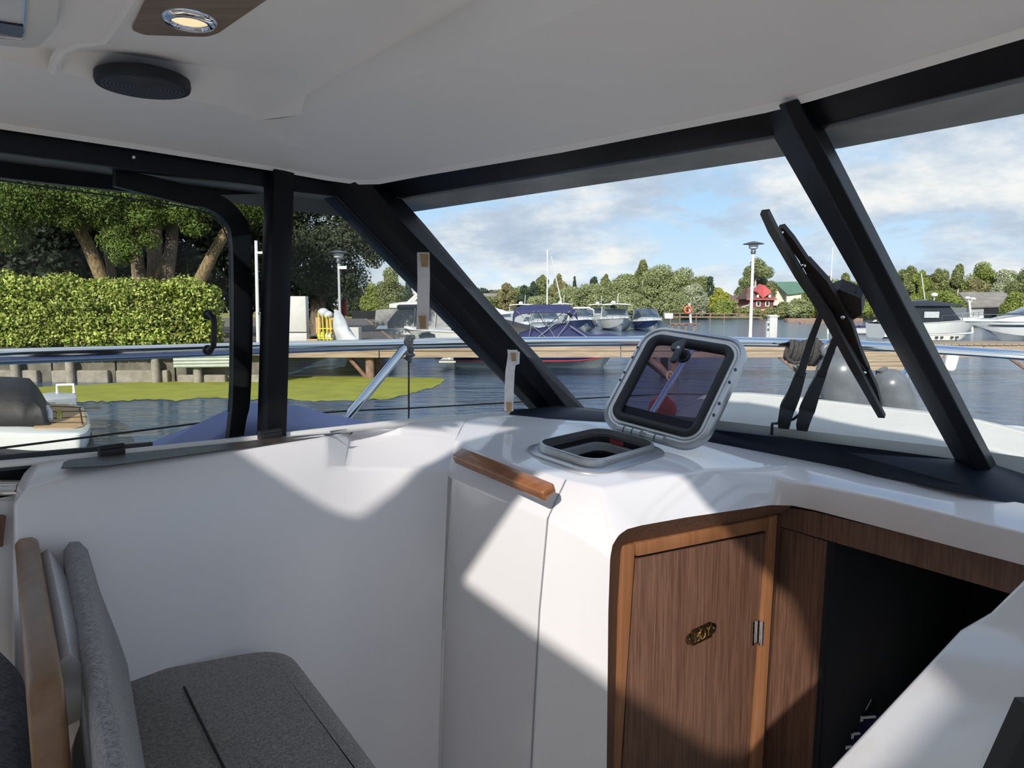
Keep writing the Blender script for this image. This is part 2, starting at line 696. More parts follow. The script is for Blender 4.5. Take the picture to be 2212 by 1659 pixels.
def roundpoly(pts, r, n=5):               # rounded corners on a polygon
    out = []
    k = len(pts)
    rr = r if isinstance(r, (list, tuple)) else [r] * k
    for i in range(k):
        p, a, b = pts[i], pts[i - 1], pts[(i + 1) % k]
        da = (a - p)
        db = (b - p)
        q = min(rr[i], da.length * .45, db.length * .45)
        p0 = p + da.normalized() * q
        p1 = p + db.normalized() * q
        for j in range(n + 1):
            t = j / n
            out.append(p0 * (1 - t) ** 2 + p * (2 * t * (1 - t)) + p1 * t ** 2)
    return out


def inset_loop(loop, d, up):              # shrink a convex-ish loop towards its centre
    c = sum(loop, Vector()) / len(loop)
    out = []
    k = len(loop)
    for i in range(k):
        t = loop[(i + 1) % k] - loop[i - 1]
        nrm = t.cross(up).normalized()
        if nrm.dot(c - loop[i]) < 0:
            nrm = -nrm
        out.append(loop[i] + nrm * d)
    return out


def fastmesh(name, verts, faces4, mat, parent=None, loc=None):
    me = bpy.data.meshes.new(name)
    nv, nf = len(verts), len(faces4)
    me.vertices.add(nv)
    me.vertices.foreach_set('co', np.asarray(verts, dtype=np.float32).ravel())
    me.loops.add(nf * 4)
    me.loops.foreach_set('vertex_index', np.asarray(faces4, dtype=np.int32).ravel())
    me.polygons.add(nf)
    me.polygons.foreach_set('loop_start', np.arange(0, nf * 4, 4, dtype=np.int32))
    me.update(calc_edges=True)
    me.materials.append(mat)
    o = bpy.data.objects.new(name, me)
    COL.objects.link(o)
    if loc is not None:
        o.location = loc
    if parent is not None:
        o.parent = parent
    return o


def leaf_verts(cs, rad, n, size, shell=.55, up=.0, aspect=.55):
    """n leaf quads scattered over ellipsoid clumps; cs (k,3), rad (k,3)"""
    cs = np.asarray(cs, float)
    rad = np.asarray(rad, float)
    w = rad.prod(1) ** (2 / 3)
    idx = rng.choice(len(cs), n, p=w / w.sum())
    d = rng.normal(size=(n, 3))
    d /= np.linalg.norm(d, axis=1)[:, None]
    r = shell + (1.10 - shell) * rng.random(n) ** .8
    p = cs[idx] + d * rad[idx] * r[:, None]
    nn = d * .9 + rng.normal(size=(n, 3)) * .55 + np.array([0, -.15, .25 + up])
    nn /= np.linalg.norm(nn, axis=1)[:, None]
    t = np.cross(nn, rng.normal(size=(n, 3)))
    t /= np.linalg.norm(t, axis=1)[:, None] + 1e-9
    b = np.cross(nn, t)
    sz = size * (.6 + .8 * rng.random(n))[:, None]
    q = np.stack([p - t * sz, p - b * sz * aspect, p + t * sz, p + b * sz * aspect], 1).reshape(-1, 3)
    return q


def foliage(name, cs, rad, n, size, mat, parent, shell=.55, aspect=.55):
    q = leaf_verts(cs, rad, n, size, shell, aspect=aspect)
    q = q - np.array(WLOC(parent))
    return fastmesh(name, q, np.arange(len(q)).reshape(-1, 4), mat, parent)


def text_mesh(name, body, size, mat, origin, ex, ey, parent, extrude=.002, local=False, bold=0.0):
    cu = bpy.data.curves.new(name, 'FONT')
    cu.body = body
    cu.size = size
    cu.extrude = extrude
    cu.offset = bold
    cu.align_x = 'CENTER'
    cu.align_y = 'CENTER'
    tmp = bpy.data.objects.new(name + '_tmp', cu)
    COL.objects.link(tmp)
    dg = bpy.context.evaluated_depsgraph_get()
    me = bpy.data.meshes.new_from_object(tmp.evaluated_get(dg))
    bpy.data.objects.remove(tmp)
    ez = ex.cross(ey).normalized()
    off = Vector((0, 0, 0)) if local or parent is None else WLOC(parent)
    for v in me.vertices:
        v.co = origin + ex * v.co.x + ey * v.co.y + ez * v.co.z - off
    me.materials.clear()
    me.materials.append(mat)
    o = bpy.data.objects.new(name, me)
    COL.objects.link(o)
    o.parent = parent
    return o


def spline(pts, n=6):
    out = []
    k = len(pts)
    for i in range(k - 1):
        p0, p1, p2, p3 = pts[max(i - 1, 0)], pts[i], pts[i + 1], pts[min(i + 2, k - 1)]
        for j in range(n):
            t = j / n
            out.append(.5 * ((2 * p1) + (p2 - p0) * t + (2 * p0 - 5 * p1 + 4 * p2 - p3) * t * t + (3 * p1 - p0 - 3 * p2 + p3) * t ** 3))
    out.append(pts[-1])
    return out



# ================================================================== the boat we stand in
def E(z):                                  # eye-relative height to world height
    return EYE.z + z


AWp = BW(1235, 885, -1.65)
ATp = BW(790, 390, -1.65)
MBp = P(2090, 990, 1.783)
WS = plane3(AWp, MBp, ATp)                 # port windscreen
if WS.n.dot(U) < 0:
    WS.n = -WS.n
S2 = Vector((.6, -.8, 0))
mt = P(1735, 215, 1.175)
mb_ = P(2143, 1000, 1.76)
WS2 = Plane(mt, S2.cross(mb_ - mt))        # centre windscreen
if WS2.n.dot(U) < 0:
    WS2.n = -WS2.n
TP = plane3(P(1222, 1037, 1.72), P(1013, 969, 1.93), P(1310, 912, 2.36))   # dash top
if TP.n.z < 0:
    TP.n = -TP.n

# ---- roof slab with two unseen openings added and shaped to cast the sun patches
RZ = .46
hole_a = [(-1.03, .18), (-.915, -.05), (-.875, -.05), (-.53, .48), (-.33, .74), (-.39, .96), (-1.0, .46)]
hole_b = [(-.41, .10), (-.72, -.30), (-.42, -.83), (-.24, -1.20), (-.09, -1.18), (.15, -.86), (.21, -.27), (.12, -.06), (.05, .10), (.03, .29), (-.34, .26)]
HA = roundpoly([Vector((x, y, E(RZ))) for x, y in hole_a], .07)
HB = roundpoly([Vector((x, y, E(RZ))) for x, y in hole_b], .06)
roof_out = [AB(a, b, RZ) for a, b in ((-2.7, -1.95), (1.05, -1.95), (1.08, -1.80), (1.08, -.47), (.80, 1.05), (.72, 1.2), (-2.7, 1.2))]
ceil = struct('ceiling', 'off-white moulded wheelhouse ceiling', AB(0, -.4, .36))
mbx = MB()
mbx.tess(roof_out, [HA, HB])
up = Z3 * .05
mbx.tess([p + up for p in roof_out], [[p + up for p in HA], [p + up for p in HB]])
for lp in (roof_out, HA, HB):
    n = len(lp)
    mbx.add(lp + [p + up for p in lp], [(i, (i + 1) % n, n + (i + 1) % n, n + i) for i in range(n)])
mbx.build('roof_slab', CEIL, ceil, smooth=0)
for lp in (HA, HB):  # tinted panes added to dim the light through the openings
    MB().prism([p + Z3 * .03 for p in lp], Z3 * .006).build('opening_pane', GLASS_R, ceil, smooth=0)


def C(px, py, z):
    return ATZ(px, py, E(z))


ed = [BW(-250, 222, -1.61), BW(0, 265, -1.61), BW(300, 312, -1.61), BW(590, 360, -1.61), BW(700, 380, -1.60), BW(765, 389, -1.575), AW(815, 388, 1.125), AW(900, 371, 1.135),
      AW(1200, 318, 1.14), AW(1640, 230, 1.14)]
wt2 = Plane(mt - U * .035, Vector((S2.y, -S2.x, 0)))
ed += [wt2.at(1740, 203), wt2.at(2212, 60), wt2.at(2800, -118)]
g1 = [C(*q, .37) for q in ((-250, 60), (0, 125), (117, 154), (300, 193), (488, 231))] + [C(*q, .378) for q in ((554, 260), (600, 256), (649, 249), (852, 181), (1033, 108), (1304, 0), (1700, -160), (2000, -280))]
cm = MB()
mid = [(a * .5 + b * .5) + Z3 * .006 for a, b in zip(ed, g1)]
cm.strip(ed, mid)
cm.strip(mid, g1)
lo = [C(*q, .378) for q in ((554, 260), (649, 249), (852, 181), (1033, 108), (1304, 0), (1500, -80))]
hi = [C(*q, z) for q, z in (((556, 259), .3785), ((660, 205), .400), ((725, 167), .414), ((929, 59), .432), ((1033, 0), .434), ((1120, -50), .434))]
cm.strip(lo, hi)
inn = [C(599, 163, .408), C(590, 157, .407), C(560, 139, .400), C(508, 108, .388), C(667, 0, .388), C(745, -55, .388)]
cm.strip(hi, inn)
cm.strip([C(-250, 60, .37), C(0, 125, .37), C(117, 154, .37), C(300, 193, .37), C(488, 231, .37), C(554, 260, .378), hi[0]],
         [C(-250, 0, .385), C(0, 60, .39), C(117, 110, .395), C(250, 114, .400), C(400, 138, .404), C(560, 158, .407), inn[0]])
cm.add([C(400, 138, .404), C(560, 158, .407), inn[0], inn[1], inn[2], inn[3], C(400, 108, .388)], [(0, 1, 2, 3, 4, 5, 6)])
cm.add([C(117, 110, .395), C(250, 114, .400), C(234, 100, .388), C(117, 110, .388)], [(0, 1, 2, 3)])
cm.add([C(0, 60, .39), C(117, 110, .395), C(117, 110, .388), C(0, 60, .388)], [(0, 1, 2, 3)])
cm.add([C(250, 114, .400), C(400, 138, .404), C(400, 108, .388), C(234, 100, .388)], [(0, 1, 2, 3)])
cm.add([C(508, 108, .388), C(667, 0, .388), C(745, -55, .388), C(60, -60, .388), C(-250, -60, .388), C(-250, 0, .388), C(0, 60, .388), C(117, 110, .388), C(234, 100, .388), C(400, 108, .388)],
       [(0, 1, 2, 3, 4, 5, 6, 7, 8, 9)])
cm.build('headliner_panel', CEIL, ceil, smooth=18, weld=True)
# edge return of the headliner
em = MB()
em.strip(ed, [p - Z3 * .008 + (p - b).normalized() * .012 for p, b in zip(ed, g1)])
em.strip([p - Z3 * .008 + (p - b).normalized() * .012 for p, b in zip(ed, g1)], [p + Z3 * .05 + (p - b).normalized() * .03 for p, b in zip(ed, g1)])
em.build('headliner_edge', CEIL, ceil, smooth=60)
bd = [C(117, 152, .371), C(122, 128, .378), C(140, 103, .388), C(175, 90, .389), (C(228, 84, .389)), C(252, 52, .389), C(283, 2, .389), C(312, -40, .389)]
MB().tube(bd, .0085, 8).build('ceiling_bead', CEIL, ceil)
# roof overhang in front of and beside the windows
ov = MB()
fr = [AB(1.385, -1.95, .285), AB(1.385, -.47, .29), AB(1.10, 1.05, .29)]
bk = [AB(1.235, -1.68, .302), AB(1.235, -.50, .302), AB(.97, .95, .302)]
ov.strip(fr, bk)
ft = [p + Z3 * .05 for p in fr]
ov.strip(fr, ft)
ov.strip(ft, [AB(1.08, -1.95, .50), AB(1.08, -.47, .50), AB(.80, 1.05, .50)])
ov.strip([AB(-2.7, -1.95, .33), AB(1.385, -1.95, .33)], [AB(-2.7, -1.67, .335), AB(1.385, -1.67, .335)])
ov.strip([AB(-2.7, -1.95, .33), AB(1.385, -1.95, .285)], [AB(-2.7, -1.95, .5), AB(1.08, -1.95, .5)])
OVM = M('overhang_grey', (.30, .30, .29), .7, var=.2, scale=8)
ov.build('roof_overhang', OVM, ceil, smooth=0)
e480 = BW(560, 430, -1.95)
a480 = (e480 - EYE).dot(U)
MB().prism([AB(-2.7, -1.945, .286), AB(a480 - .25, -1.945, .290), AB(a480, -1.945, .325), AB(-2.7, -1.945, .33)], -SB * .03).build('rain_gutter', BLACK, ceil)

# ---- window frames
w1 = struct('window_1', 'port side sliding window in a black frame', AB(.4, -1.65, -.33))
mm = MB()
mm.prism([BW(-300, 205, -1.63), BW(592, 350, -1.63), BW(592, 405, -1.63), BW(0, 328, -1.63), BW(-300, 289, -1.63)], -SB * .04)
mm.build('window_frame', BLACK, w1, bevel=.003)
MB().prism([BW(590, 345, -1.62), BW(720, 365, -1.62), BW(725, 424, -1.62), BW(636, 414, -1.62), BW(592, 409, -1.62)], -SB * .05).build('window_frame', BLACK, w1)
MB().prism([BW(592, 364, -1.61), BW(637, 371, -1.61), BW(630, 600, -1.61), BW(620, 944, -1.61), BW(575, 948, -1.61), BW(586, 600, -1.61)], -SB * .05).build('window_post', BLACK, w1, bevel=.004)
out_ = [(250, 362), (400, 398), (470, 418), (518, 455), (541, 515), (546, 700), (541, 860), (533, 905), (525, 950)]
inn_ = [(250, 402), (400, 440), (448, 450), (484, 474), (502, 522), (505, 700), (503, 860), (499, 905), (494, 952)]
fr1 = MB()
A1 = spline([BW(*q, -1.70) for q in out_], 5)
B1 = spline([BW(*q, -1.70) for q in inn_], 5)
fr1.loft([[a, b, b - SB * .02, a - SB * .02] for a, b in zip(A1, B1)])
fr1.build('sliding_frame', BLACK, w1)
MB().tube([BW(*q, -1.685) for q in ((-300, 350), (0, 390), (300, 432), (400, 447), (445, 458), (478, 482), (495, 525), (498, 700), (496, 840), (493, 890))], .002, 6).build('seal', GREYP, w1)
MB().prism([BW(-300, 280, -1.66), BW(592, 395, -1.66), BW(580, 955, -1.66), BW(-300, 1040, -1.66)], -SB * .006).build('pane', GLASS_S, w1, smooth=0)
MB().prism([BW(628, 405, -1.645), BW(712, 415, -1.645), BW(1170, 880, -1.645), BW(1120, 900, -1.645), BW(612, 950, -1.645)], -SB * .006).build('pane', GLASS_S, w1, smooth=0)
# lower rail of the port window
lr = [(-300, 1028), (88, 994), (245, 979), (480, 955), (705, 930), (880, 911), (1100, 895)]
MB().strip([BW(x, y - 6, -1.625) for x, y in lr], [BW(x, y + 8, -1.625) for x, y in lr]).build('sill_rail', WHITEP, w1, solid=.012)
MB().prism([BW(-300, 1010, -1.665), BW(60, 978, -1.665), BW(330, 955, -1.665), BW(330, 975, -1.665), BW(60, 1012, -1.665), BW(-300, 1050, -1.665)], -SB * .01).build('lower_track', GREYP, w1)
# A-pillar
w2 = struct('window_2', 'port windscreen pane in a black frame', AWp)
l0 = [BW(x, y, -1.64) for x, y in ((672, 375), (774, 480), (930, 641), (1092, 811), (1178, 900))]
l1 = [BW(x, y, -1.585) for x, y in ((752, 391), (829, 480), (960, 617), (1108, 785), (1205, 895))]
l2 = [WS.at(x, y, -.05) for x, y in ((798, 392), (869, 480), (1000, 618), (1140, 772), (1232, 890))]
l3 = [WS.at(x, y, -.004) for x, y in ((818, 385), (904, 480), (1030, 630), (1160, 775), (1262, 888))]
l4 = [p + U * .03 - SB * .01 for p in l3]
l5 = [p - SB * .05 for p in l0]
ap = MB()
ap.loft([[a, b, c, d, e, f] for a, b, c, d, e, f in zip(l0, l1, l2, l3, l4, l5)])
ap.build('corner_pillar', BLACK, w2, smooth=12, bevel=.003)
MB().tube([p + (q - p) * .12 for p, q in zip(l0, l1)], .0025, 6).build('pillar_seam', RUBBER, w2)
MB().prism([WS.at(800, 380, -.01), WS.at(1655, 212, -.01), WS.at(1672, 292, -.01), WS.at(862, 428, -.01)], U * .03).build('header', BLACK, w2, bevel=.003)
MB().prism([WS.at(845, 410), WS.at(1668, 280), WS.at(1700, 335), WS.at(2075, 1000), WS.at(1225, 892)], WS.n * .006).build('pane', GLASS_W, w2, smooth=0)
m0 = [WS.at(x, y, -.004) for x, y in ((1642, 233), (1668, 293), (1702, 350), (1880, 662), (2066, 1000))]
m1 = [WS.at(x, y, -.055) for x, y in ((1694, 224), (1722, 285), (1755, 345), (1925, 672), (2108, 1016))]
m2 = [WS2.at(x, y, -.030) for x, y in ((1722, 213), (1757, 280), (1788, 340), (1958, 668), (2140, 1012))]
m3 = [WS2.at(x, y, -.004) for x, y in ((1732, 212), (1770, 275), (1801, 335), (1970, 665), (2150, 1010))]
m4 = [p + U * .03 for p in m3]
m5 = [p + U * .03 for p in m0]
MB().loft([[a, b, c, d, e, f] for a, b, c, d, e, f in zip(m0, m1, m2, m3, m4, m5)]).build('mullion', BLACK, w2, smooth=12, bevel=.003)
w3 = struct('window_3', 'centre windscreen pane in a black frame', mb_)
MB().prism([WS2.at(1700, 190, -.01), WS2.at(2212, 20, -.01), WS2.at(2900, -208, -.01), WS2.at(2900, -2, -.01), WS2.at(2212, 165, -.01), WS2.at(1765, 273, -.01)], U * .03).build('header', BLACK, w3, bevel=.003)
MB().prism([WS2.at(1760, 262), WS2.at(2900, -20), WS2.at(3300, 1330), WS2.at(2140, 1010)], WS2.n * .006).build('pane', GLASS_W, w3, smooth=0)
MB().loft([[WS2.at(2900, -40, -.02), WS2.at(3000, -60, -.02), WS2.at(3000, -60, .03), WS2.at(2900, -40, .03)], [WS2.at(3300, 1340, -.02), WS2.at(3400, 1360, -.02), WS2.at(3400, 1360, .03), WS2.at(3300, 1340, .03)]]).build('corner_pillar', BLACK, w3)

# ---- port liner
wp = struct('wall_port', 'white moulded side liner below the port window', AB(.3, -1.5, -1.5))
colp = [(62, 1052), (240, 1010), (480, 976), (705, 947)]
lip = [BW(x, y, -1.53) for x, y in colp] + [TP.at(760, 941), TP.at(860, 938), TP.at(985, 947)]
rim = [BW(x, y, -1.63) for x, y in ((88, 994), (240, 979), (480, 955), (705, 930))] + [BW(765, 923, -1.63), BW(865, 912, -1.63), BW(1010, 900, -1.63)]
ymap = [None] * 4 + [1.775, 1.85, 1.90]
bev = [BW(x, y, -1.505) for x, y in ((32, 1088), (240, 1064), (480, 1034), (705, 1012))] + [P(752, 1010, 1.775), P(860, 1012, 1.85), P(968, 1018, 1.885)]
midw = [BW(x, y, -1.47) for x, y in ((32, 1220), (240, 1220), (480, 1210), (705, 1210))] + [P(757, 1210, 1.72), P(860, 1215, 1.79), P(960, 1220, 1.83)]
loww = [BW(x, y, -1.43) for x, y in ((32, 1420), (240, 1420), (480, 1420), (702, 1420))] + [P(750, 1420, 1.68), P(855, 1420, 1.755), P(953, 1400, 1.80)]
botw = [BW(x, y, -1.40) for x, y in ((32, 1900), (240, 1900), (480, 1900), (695, 1900))] + [P(745, 1900, 1.62), P(845, 1900, 1.70), P(940, 1900, 1.75)]
wm = MB()
wm.grid([rim, [a * .25 + b * .75 + Z3 * .004 for a, b in zip(rim, lip)], lip, bev, midw, loww, botw])
cap0 = [BW(x, y, -1.64) for x, y in ((75, 1000), (52, 1022), (38, 1048), (29, 1088))]
wm.add([rim[0], cap0[0], cap0[1], cap0[2], lip[0]], [(0, 1, 2, 3, 4)])
wm.add([lip[0], cap0[2], cap0[3], bev[0]], [(0, 1, 2, 3)])
dn = [BW(27, y, -1.62) for y in (1220, 1420, 1900)]
wm.add([bev[0], cap0[3], dn[0], midw[0]], [(0, 1, 2, 3)])
wm.add([midw[0], dn[0], dn[1], loww[0]], [(0, 1, 2, 3)])
wm.add([loww[0], dn[1], dn[2], botw[0]], [(0, 1, 2, 3)])
wm.build('side_liner', GELS, wp, weld=True, bevel=.010, seg=3, smooth=40)
lpn = plane3(rim[1], rim[3], lip[2])
if lpn.n.z < 0:
    lpn.n = -lpn.n
TRK = M('painted_recess', (.060, .052, .042), .45, var=.35, scale=30, stretch=(1, 1, .2))  # flush plate; recess darkness and reflected streaks put into the colour
MB().prism([lpn.at(x, y, .0035) for x, y in ((132, 1013), (138, 1000), (150, 995), (245, 984), (480, 960), (640, 943), (735, 936), (690, 946), (480, 974), (240, 1007))], Z3 * .002).build('window_track', TRK, wp, smooth=0)
# aft piece of the side seen past the liner end
MB().strip([BW(-300, 1085, -1.66), BW(30, 1083, -1.66)], [BW(-300, 1900, -1.6), BW(30, 1900, -1.6)]).build('aft_liner', GEL, wp)
MB().prism([BW(-200, 1108, -1.655), BW(10, 1112, -1.655), BW(3, 1178, -1.655), BW(-200, 1200, -1.655)], SB * .012).build('wood_inlay', WALNUT, wp)
MB().prism([BW(-300, 1030, -1.68), BW(90, 1000, -1.68), BW(40, 1090, -1.68), BW(-300, 1100, -1.68)], -SB * .02).build('black_backing', BLACK, wp)  # flat black sheet behind the grab rail
gr = tag(MB().tube([BW(-300, 1052, -1.66), BW(60, 1052, -1.66)], .017, 12).build('grab_rail', CHROME), 'polished chrome grab rail beside the end of the port liner', 'rail')

# ---- dash moulding
wf = struct('wall_front', 'white moulded dash and companionway surround', AB(1.2, -.9, -1.5))
a0, a1, a2, a3, a4, a5 = [TP.at(*q) for q in ((1013, 969), (1222, 1037), (1300, 1052), (1540, 1012), (1712, 1007), (1837, 1012))]
b0, b1, b2 = P(982, 1031, a0.y - .06), P(1183, 1120, a1.y - .085), P(1251, 1153, a2.y - .07)
c0, c1, c2 = P(957, 1360, b0.y - .03), P(1165, 1320, b1.y - .02), P(1243, 1320, b2.y - .01)
d0, d1, d2 = P(942, 1900, c0.y - .03), P(1135, 1900, c1.y - .02), P(1218, 1900, c2.y - .02)
J = [P(1308, 1900, 1.545), P(1314, 1320, 1.565), P(1318, 1205, 1.575), P(1323, 1178, 1.581), P(1336, 1156, 1.592), P(1355, 1143, 1.608), P(1385, 1135, 1.64), P(1480, 1118, 1.735), P(1665, 1091, 1.945), P(1712, 1092, 1.975), P(1760, 1102, 1.95),
     P(2000, 1165, 1.68), P(2212, 1221, 1.48), P(2600, 1330, 1.22)]
K = [P(1675, 1032, 1.945), P(1745, 1045, 1.91), P(1900, 1075, 1.75), P(2212, 1151, 1.44), P(2600, 1245, 1.17)]
T3, T4 = P(2212, 1088, 1.57), P(2600, 1168, 1.27)
fm = MB()


def face(*ps):
    fm.add(ps, [tuple(range(len(ps)))])


face(a0, a1, b1, b0)
face(b0, b1, c1, c0)
face(c0, c1, d1, d0)
face(a1, a2, b2, b1)
face(b1, b2, c2, c1)
face(c1, c2, d2, d1)
face(c2, d2, J[0], J[1])
face(b2, c2, J[1], J[2])
face(a2, b2, J[2], J[3])
face(a2, J[3], J[4])
face(a2, J[4], J[5])
face(a2, J[5], J[6])
face(a2, J[6], J[7], a3)
face(a3, J[7], J[8], K[0])
face(a3, K[0], a4)
face(K[0], J[8], J[9], K[1])
face(K[1], J[9], J[10])
face(K[1], J[10], J[11], K[2])
face(K[2], J[11], J[12], K[3])
face(K[3], J[12], J[13], K[4])
face(a4, K[0], K[1])
face(a4, K[1], K[2], a5)
face(a5, K[2], K[3], T3)
face(T3, K[3], K[4], T4)
face(lip[6], bev[6], b0, a0)
face(bev[6], loww[6], c0, b0)
face(loww[6], botw[6], d0, c0)
# hatch seat on the dash top
hl, hf, hr_, hb = [TP.at(*q) for q in ((1100, 966), (1262, 1024), (1480, 986), (1305, 938))]
HC = (hl + hf + hr_ + hb) / 4
HE1 = ((hf - hl) + (hr_ - hb)).normalized()      # along the hinge
HN = TP.n
HE2 = HN.cross(HE1).normalized()
if HE2.dot(hb - hl) < 0:
    HE2 = -HE2
hs1 = ((hf - hl).length + (hr_ - hb).length) / 4
hs2 = ((hb - hl).length + (hr_ - hf).length) / 4
print('hatch', hs1, hs2, HC)
far = [TP.at(1700, 986), TP.at(1525, 952), TP.at(1310, 912), TP.at(1180, 903), TP.at(1090, 893), rim[6], lip[6]]
hole = rrect(HC, HE1, HE2, hs1 - .035, hs2 - .035, .05)
fm.tess([a0, a1, a2, a3, a4, a5] + far, [hole])
fm.build('dash_moulding', GEL, wf, weld=True, bevel=.009, seg=3, smooth=40)
MB().strip([lip[4], lip[5], lip[6]], [rim[4], rim[5], rim[6]]).build('dash_infill', GEL, wf)
# groove between the two dash mouldings
MB().tube([a1 + Z3 * .0, b1, c1, d1], .0022, 6).build('joint', M('joint_grey', (.30, .30, .32), .8), wf)

# windscreen base trim
tr = struct('trim_1', 'dark navy vinyl trim along the foot of the windscreen', TP.at(1310, 912))
Ut = [WS.at(1092, 891, 0) * .0 + TP.at(1092, 890), P(1200, 875, 2.50), WS.at(1310, 887), WS.at(1530, 920), WS.at(1800, 958), WS.at(2066, 992), WS2.at(2150, 1004), WS2.at(2212, 1024), WS2.at(2700, 1150)]
Lt = [TP.at(1088, 895), TP.at(1180, 906), TP.at(1310, 914), TP.at(1525, 954), TP.at(1837, 1014), P(2080, 1060, 1.66), P(2150, 1074, 1.61), P(2212, 1090, 1.57), P(2600, 1170, 1.27)]
Mt = [a * .55 + b * .45 + Z3 * .012 for a, b in zip(Ut, Lt)]
Lu = [a * .12 + b * .88 + Z3 * .004 for a, b in zip(Ut, Lt)]
t_ = MB()
t_.grid([[p + U * .03 - Z3 * .01 for p in Ut], Ut, Mt, Lu, [p - Z3 * .006 for p in Lt]])
t_.build('trim_board', TRIM, tr, smooth=50)

# floor, starboard side, aft part
fl = MB()
fl.tess([AB(-2.7, -1.6, -1.5), AB(2.6, -1.6, -1.5), AB(2.6, 1.0, -1.5), AB(-2.7, 1.0, -1.5)])
o = fl.build('floor', M('sole_vinyl', (.74, .66, .55), .6, var=.12, scale=10))  # unseen sole, coloured pale to bounce light onto the ceiling
tag(o, 'pale cream cabin sole', None, None, 'structure')
ckp = MB()  # unseen deck added as a sun reflector for the ceiling
ckp.tess([AB(-5.6, -1.9, -1.3), AB(-2.72, -1.9, -1.3), AB(-2.72, 1.1, -1.3), AB(-5.6, 1.1, -1.3)])
tag(ckp.build('floor_bounce_deck', WHITEB), 'unseen white cockpit deck added to bounce sun to the ceiling', None, None, 'structure')
ws_ = MB()
ws_.prism([AB(-2.7, .98, -1.5), AB(1.9, .98, -1.5), AB(1.9, .98, -.38), AB(-2.7, .98, -.38)], SB * .04)
for a in (-2.7, -1.3, .2):
    ws_.prism([AB(a, .98, -.38), AB(a + .09, .98, -.38), AB(a + .09, .98, .46), AB(a, .98, .46)], SB * .04)
o = ws_.build('wall_starboard', GEL)
tag(o, 'white starboard side with window posts', None, None, 'structure')
wa = MB()
for bb in (-1.66, .92):
    wa.prism([AB(-2.7, bb, -1.5), AB(-2.7, bb + .09, -1.5), AB(-2.7, bb + .09, .46), AB(-2.7, bb, .46)], -U * .06)
o = wa.build('wall_aft', GEL)
tag(o, 'white posts of the open aft end of the wheelhouse', None, None, 'structure')
wq = MB()
wq.prism([AB(-2.7, -1.66, -1.5), AB(-.45, -1.66, -1.5), AB(-.45, -1.66, -.30), AB(-2.7, -1.66, -.30)], -SB * .03)
wq.build('aft_side', GEL, wp)

# ---- companionway joinery
DP = vplane(P(1372, 1208, 1.72), P(1656, 1150, 1.985))
if DP.n.dot(EYE - DP.p) < 0:
    DP.n = -DP.n
BP = vplane(P(1684, 1137, 2.03), P(2212, 1221, 1.56))
if BP.n.dot(EYE - BP.p) < 0:
    BP.n = -BP.n
cw = struct('trim_2', 'dark walnut lining of the companionway', DP.at(1500, 1900))
jf = [DP.at(*q) for q in ((1322, 1900), (1334, 1320), (1341, 1205), (1342, 1192), (1347, 1178), (1360, 1172), (1390, 1167), (1480, 1151), (1664, 1116))]
MB().strip(J[:9], jf).build('lining', WALNUT, cw, smooth=50)
MB().strip([jf[8], DP.at(1684, 1110)], [J[8], J[9]]).build('lining', WALNUT, cw)
MB().prism([BP.at(1684, 1094), BP.at(1760, 1106), BP.at(2600, 1310), BP.at(2600, 1395), BP.at(2170, 1279), BP.at(1684, 1137)], -BP.n * .02).build('lintel', WALNUT, cw)
MB().strip([J[9], J[10], J[11], J[12], J[13]], [BP.at(1700, 1075), BP.at(1765, 1080), BP.at(2000, 1140), BP.at(2212, 1190), BP.at(2600, 1290)]).build('lining', WALNUT, cw)
MB().prism([BP.at(1686, 1139, -.008), BP.at(1787, 1170, -.008), BP.at(1738, 1900, -.008), BP.at(1632, 1900, -.008)], -BP.n * .018).build('side_panel', WALNUT, cw)
MB().prism([BP.at(1787, 1168, -.004), BP.at(1795, 1171, -.004), BP.at(1745, 1900, -.004), BP.at(1738, 1900, -.004)], -BP.n * .03).build('panel_edge', DARKIN, cw)
fs_ = struct('door_1', 'walnut veneer cabin door in a solid wood frame', DP.at(1480, 1900))
MB().prism([DP.at(1374, 1208, .002), DP.at(1655, 1151, .002), DP.at(1602, 1900, .002), DP.at(1328, 1900, .002)], -DP.n * .02).build('door_leaf', WALNUT, fs_, bevel=.002)
MB().prism([DP.at(1374, 1174, .012), DP.at(1664, 1117, .012), DP.at(1658, 1146, .012), DP.at(1376, 1203, .012)], -DP.n * .03).build('door_frame', WALNUT_S, fs_, bevel=.004)
MB().prism([DP.at(1664, 1117, .014), DP.at(1681, 1112, .014), DP.at(1633, 1900, .014), DP.at(1606, 1900, .014)], -DP.n * .03).build('door_frame', WALNUT_S, fs_, bevel=.004)
MB().prism([DP.at(1345, 1180, .010), DP.at(1373, 1174, .010), DP.at(1371, 1215, .010), DP.at(1326, 1900, .010), DP.at(1310, 1900, .010)], -DP.n * .03).build('door_frame', WALNUT_S, fs_, bevel=.003)
MB().strip([DP.at(1681, 1112, .014), DP.at(1633, 1900, .014)], [BP.at(1688, 1112), BP.at(1634, 1900)]).build('corner_fillet', WALNUT, fs_)
hx = Vector((-DP.n.y, DP.n.x, 0))
if hx.x < 0:
    hx = -hx
hp = DP.at(1645, 1367, .018)
hg = MB()
hg.lathe([(.0065, -.036), (.0065, .036)], hp, 12)
for dz in (-.014, .016):
    hg.lathe([(.0072, dz - .002), (.0072, dz + .002)], hp, 12)
hg.box(hp - hx * .014 - DP.n * .010, (.026, .003, .070), Matrix((hx, DP.n, Z3)).transposed())
hg.build('hinge', CHROME, fs_)
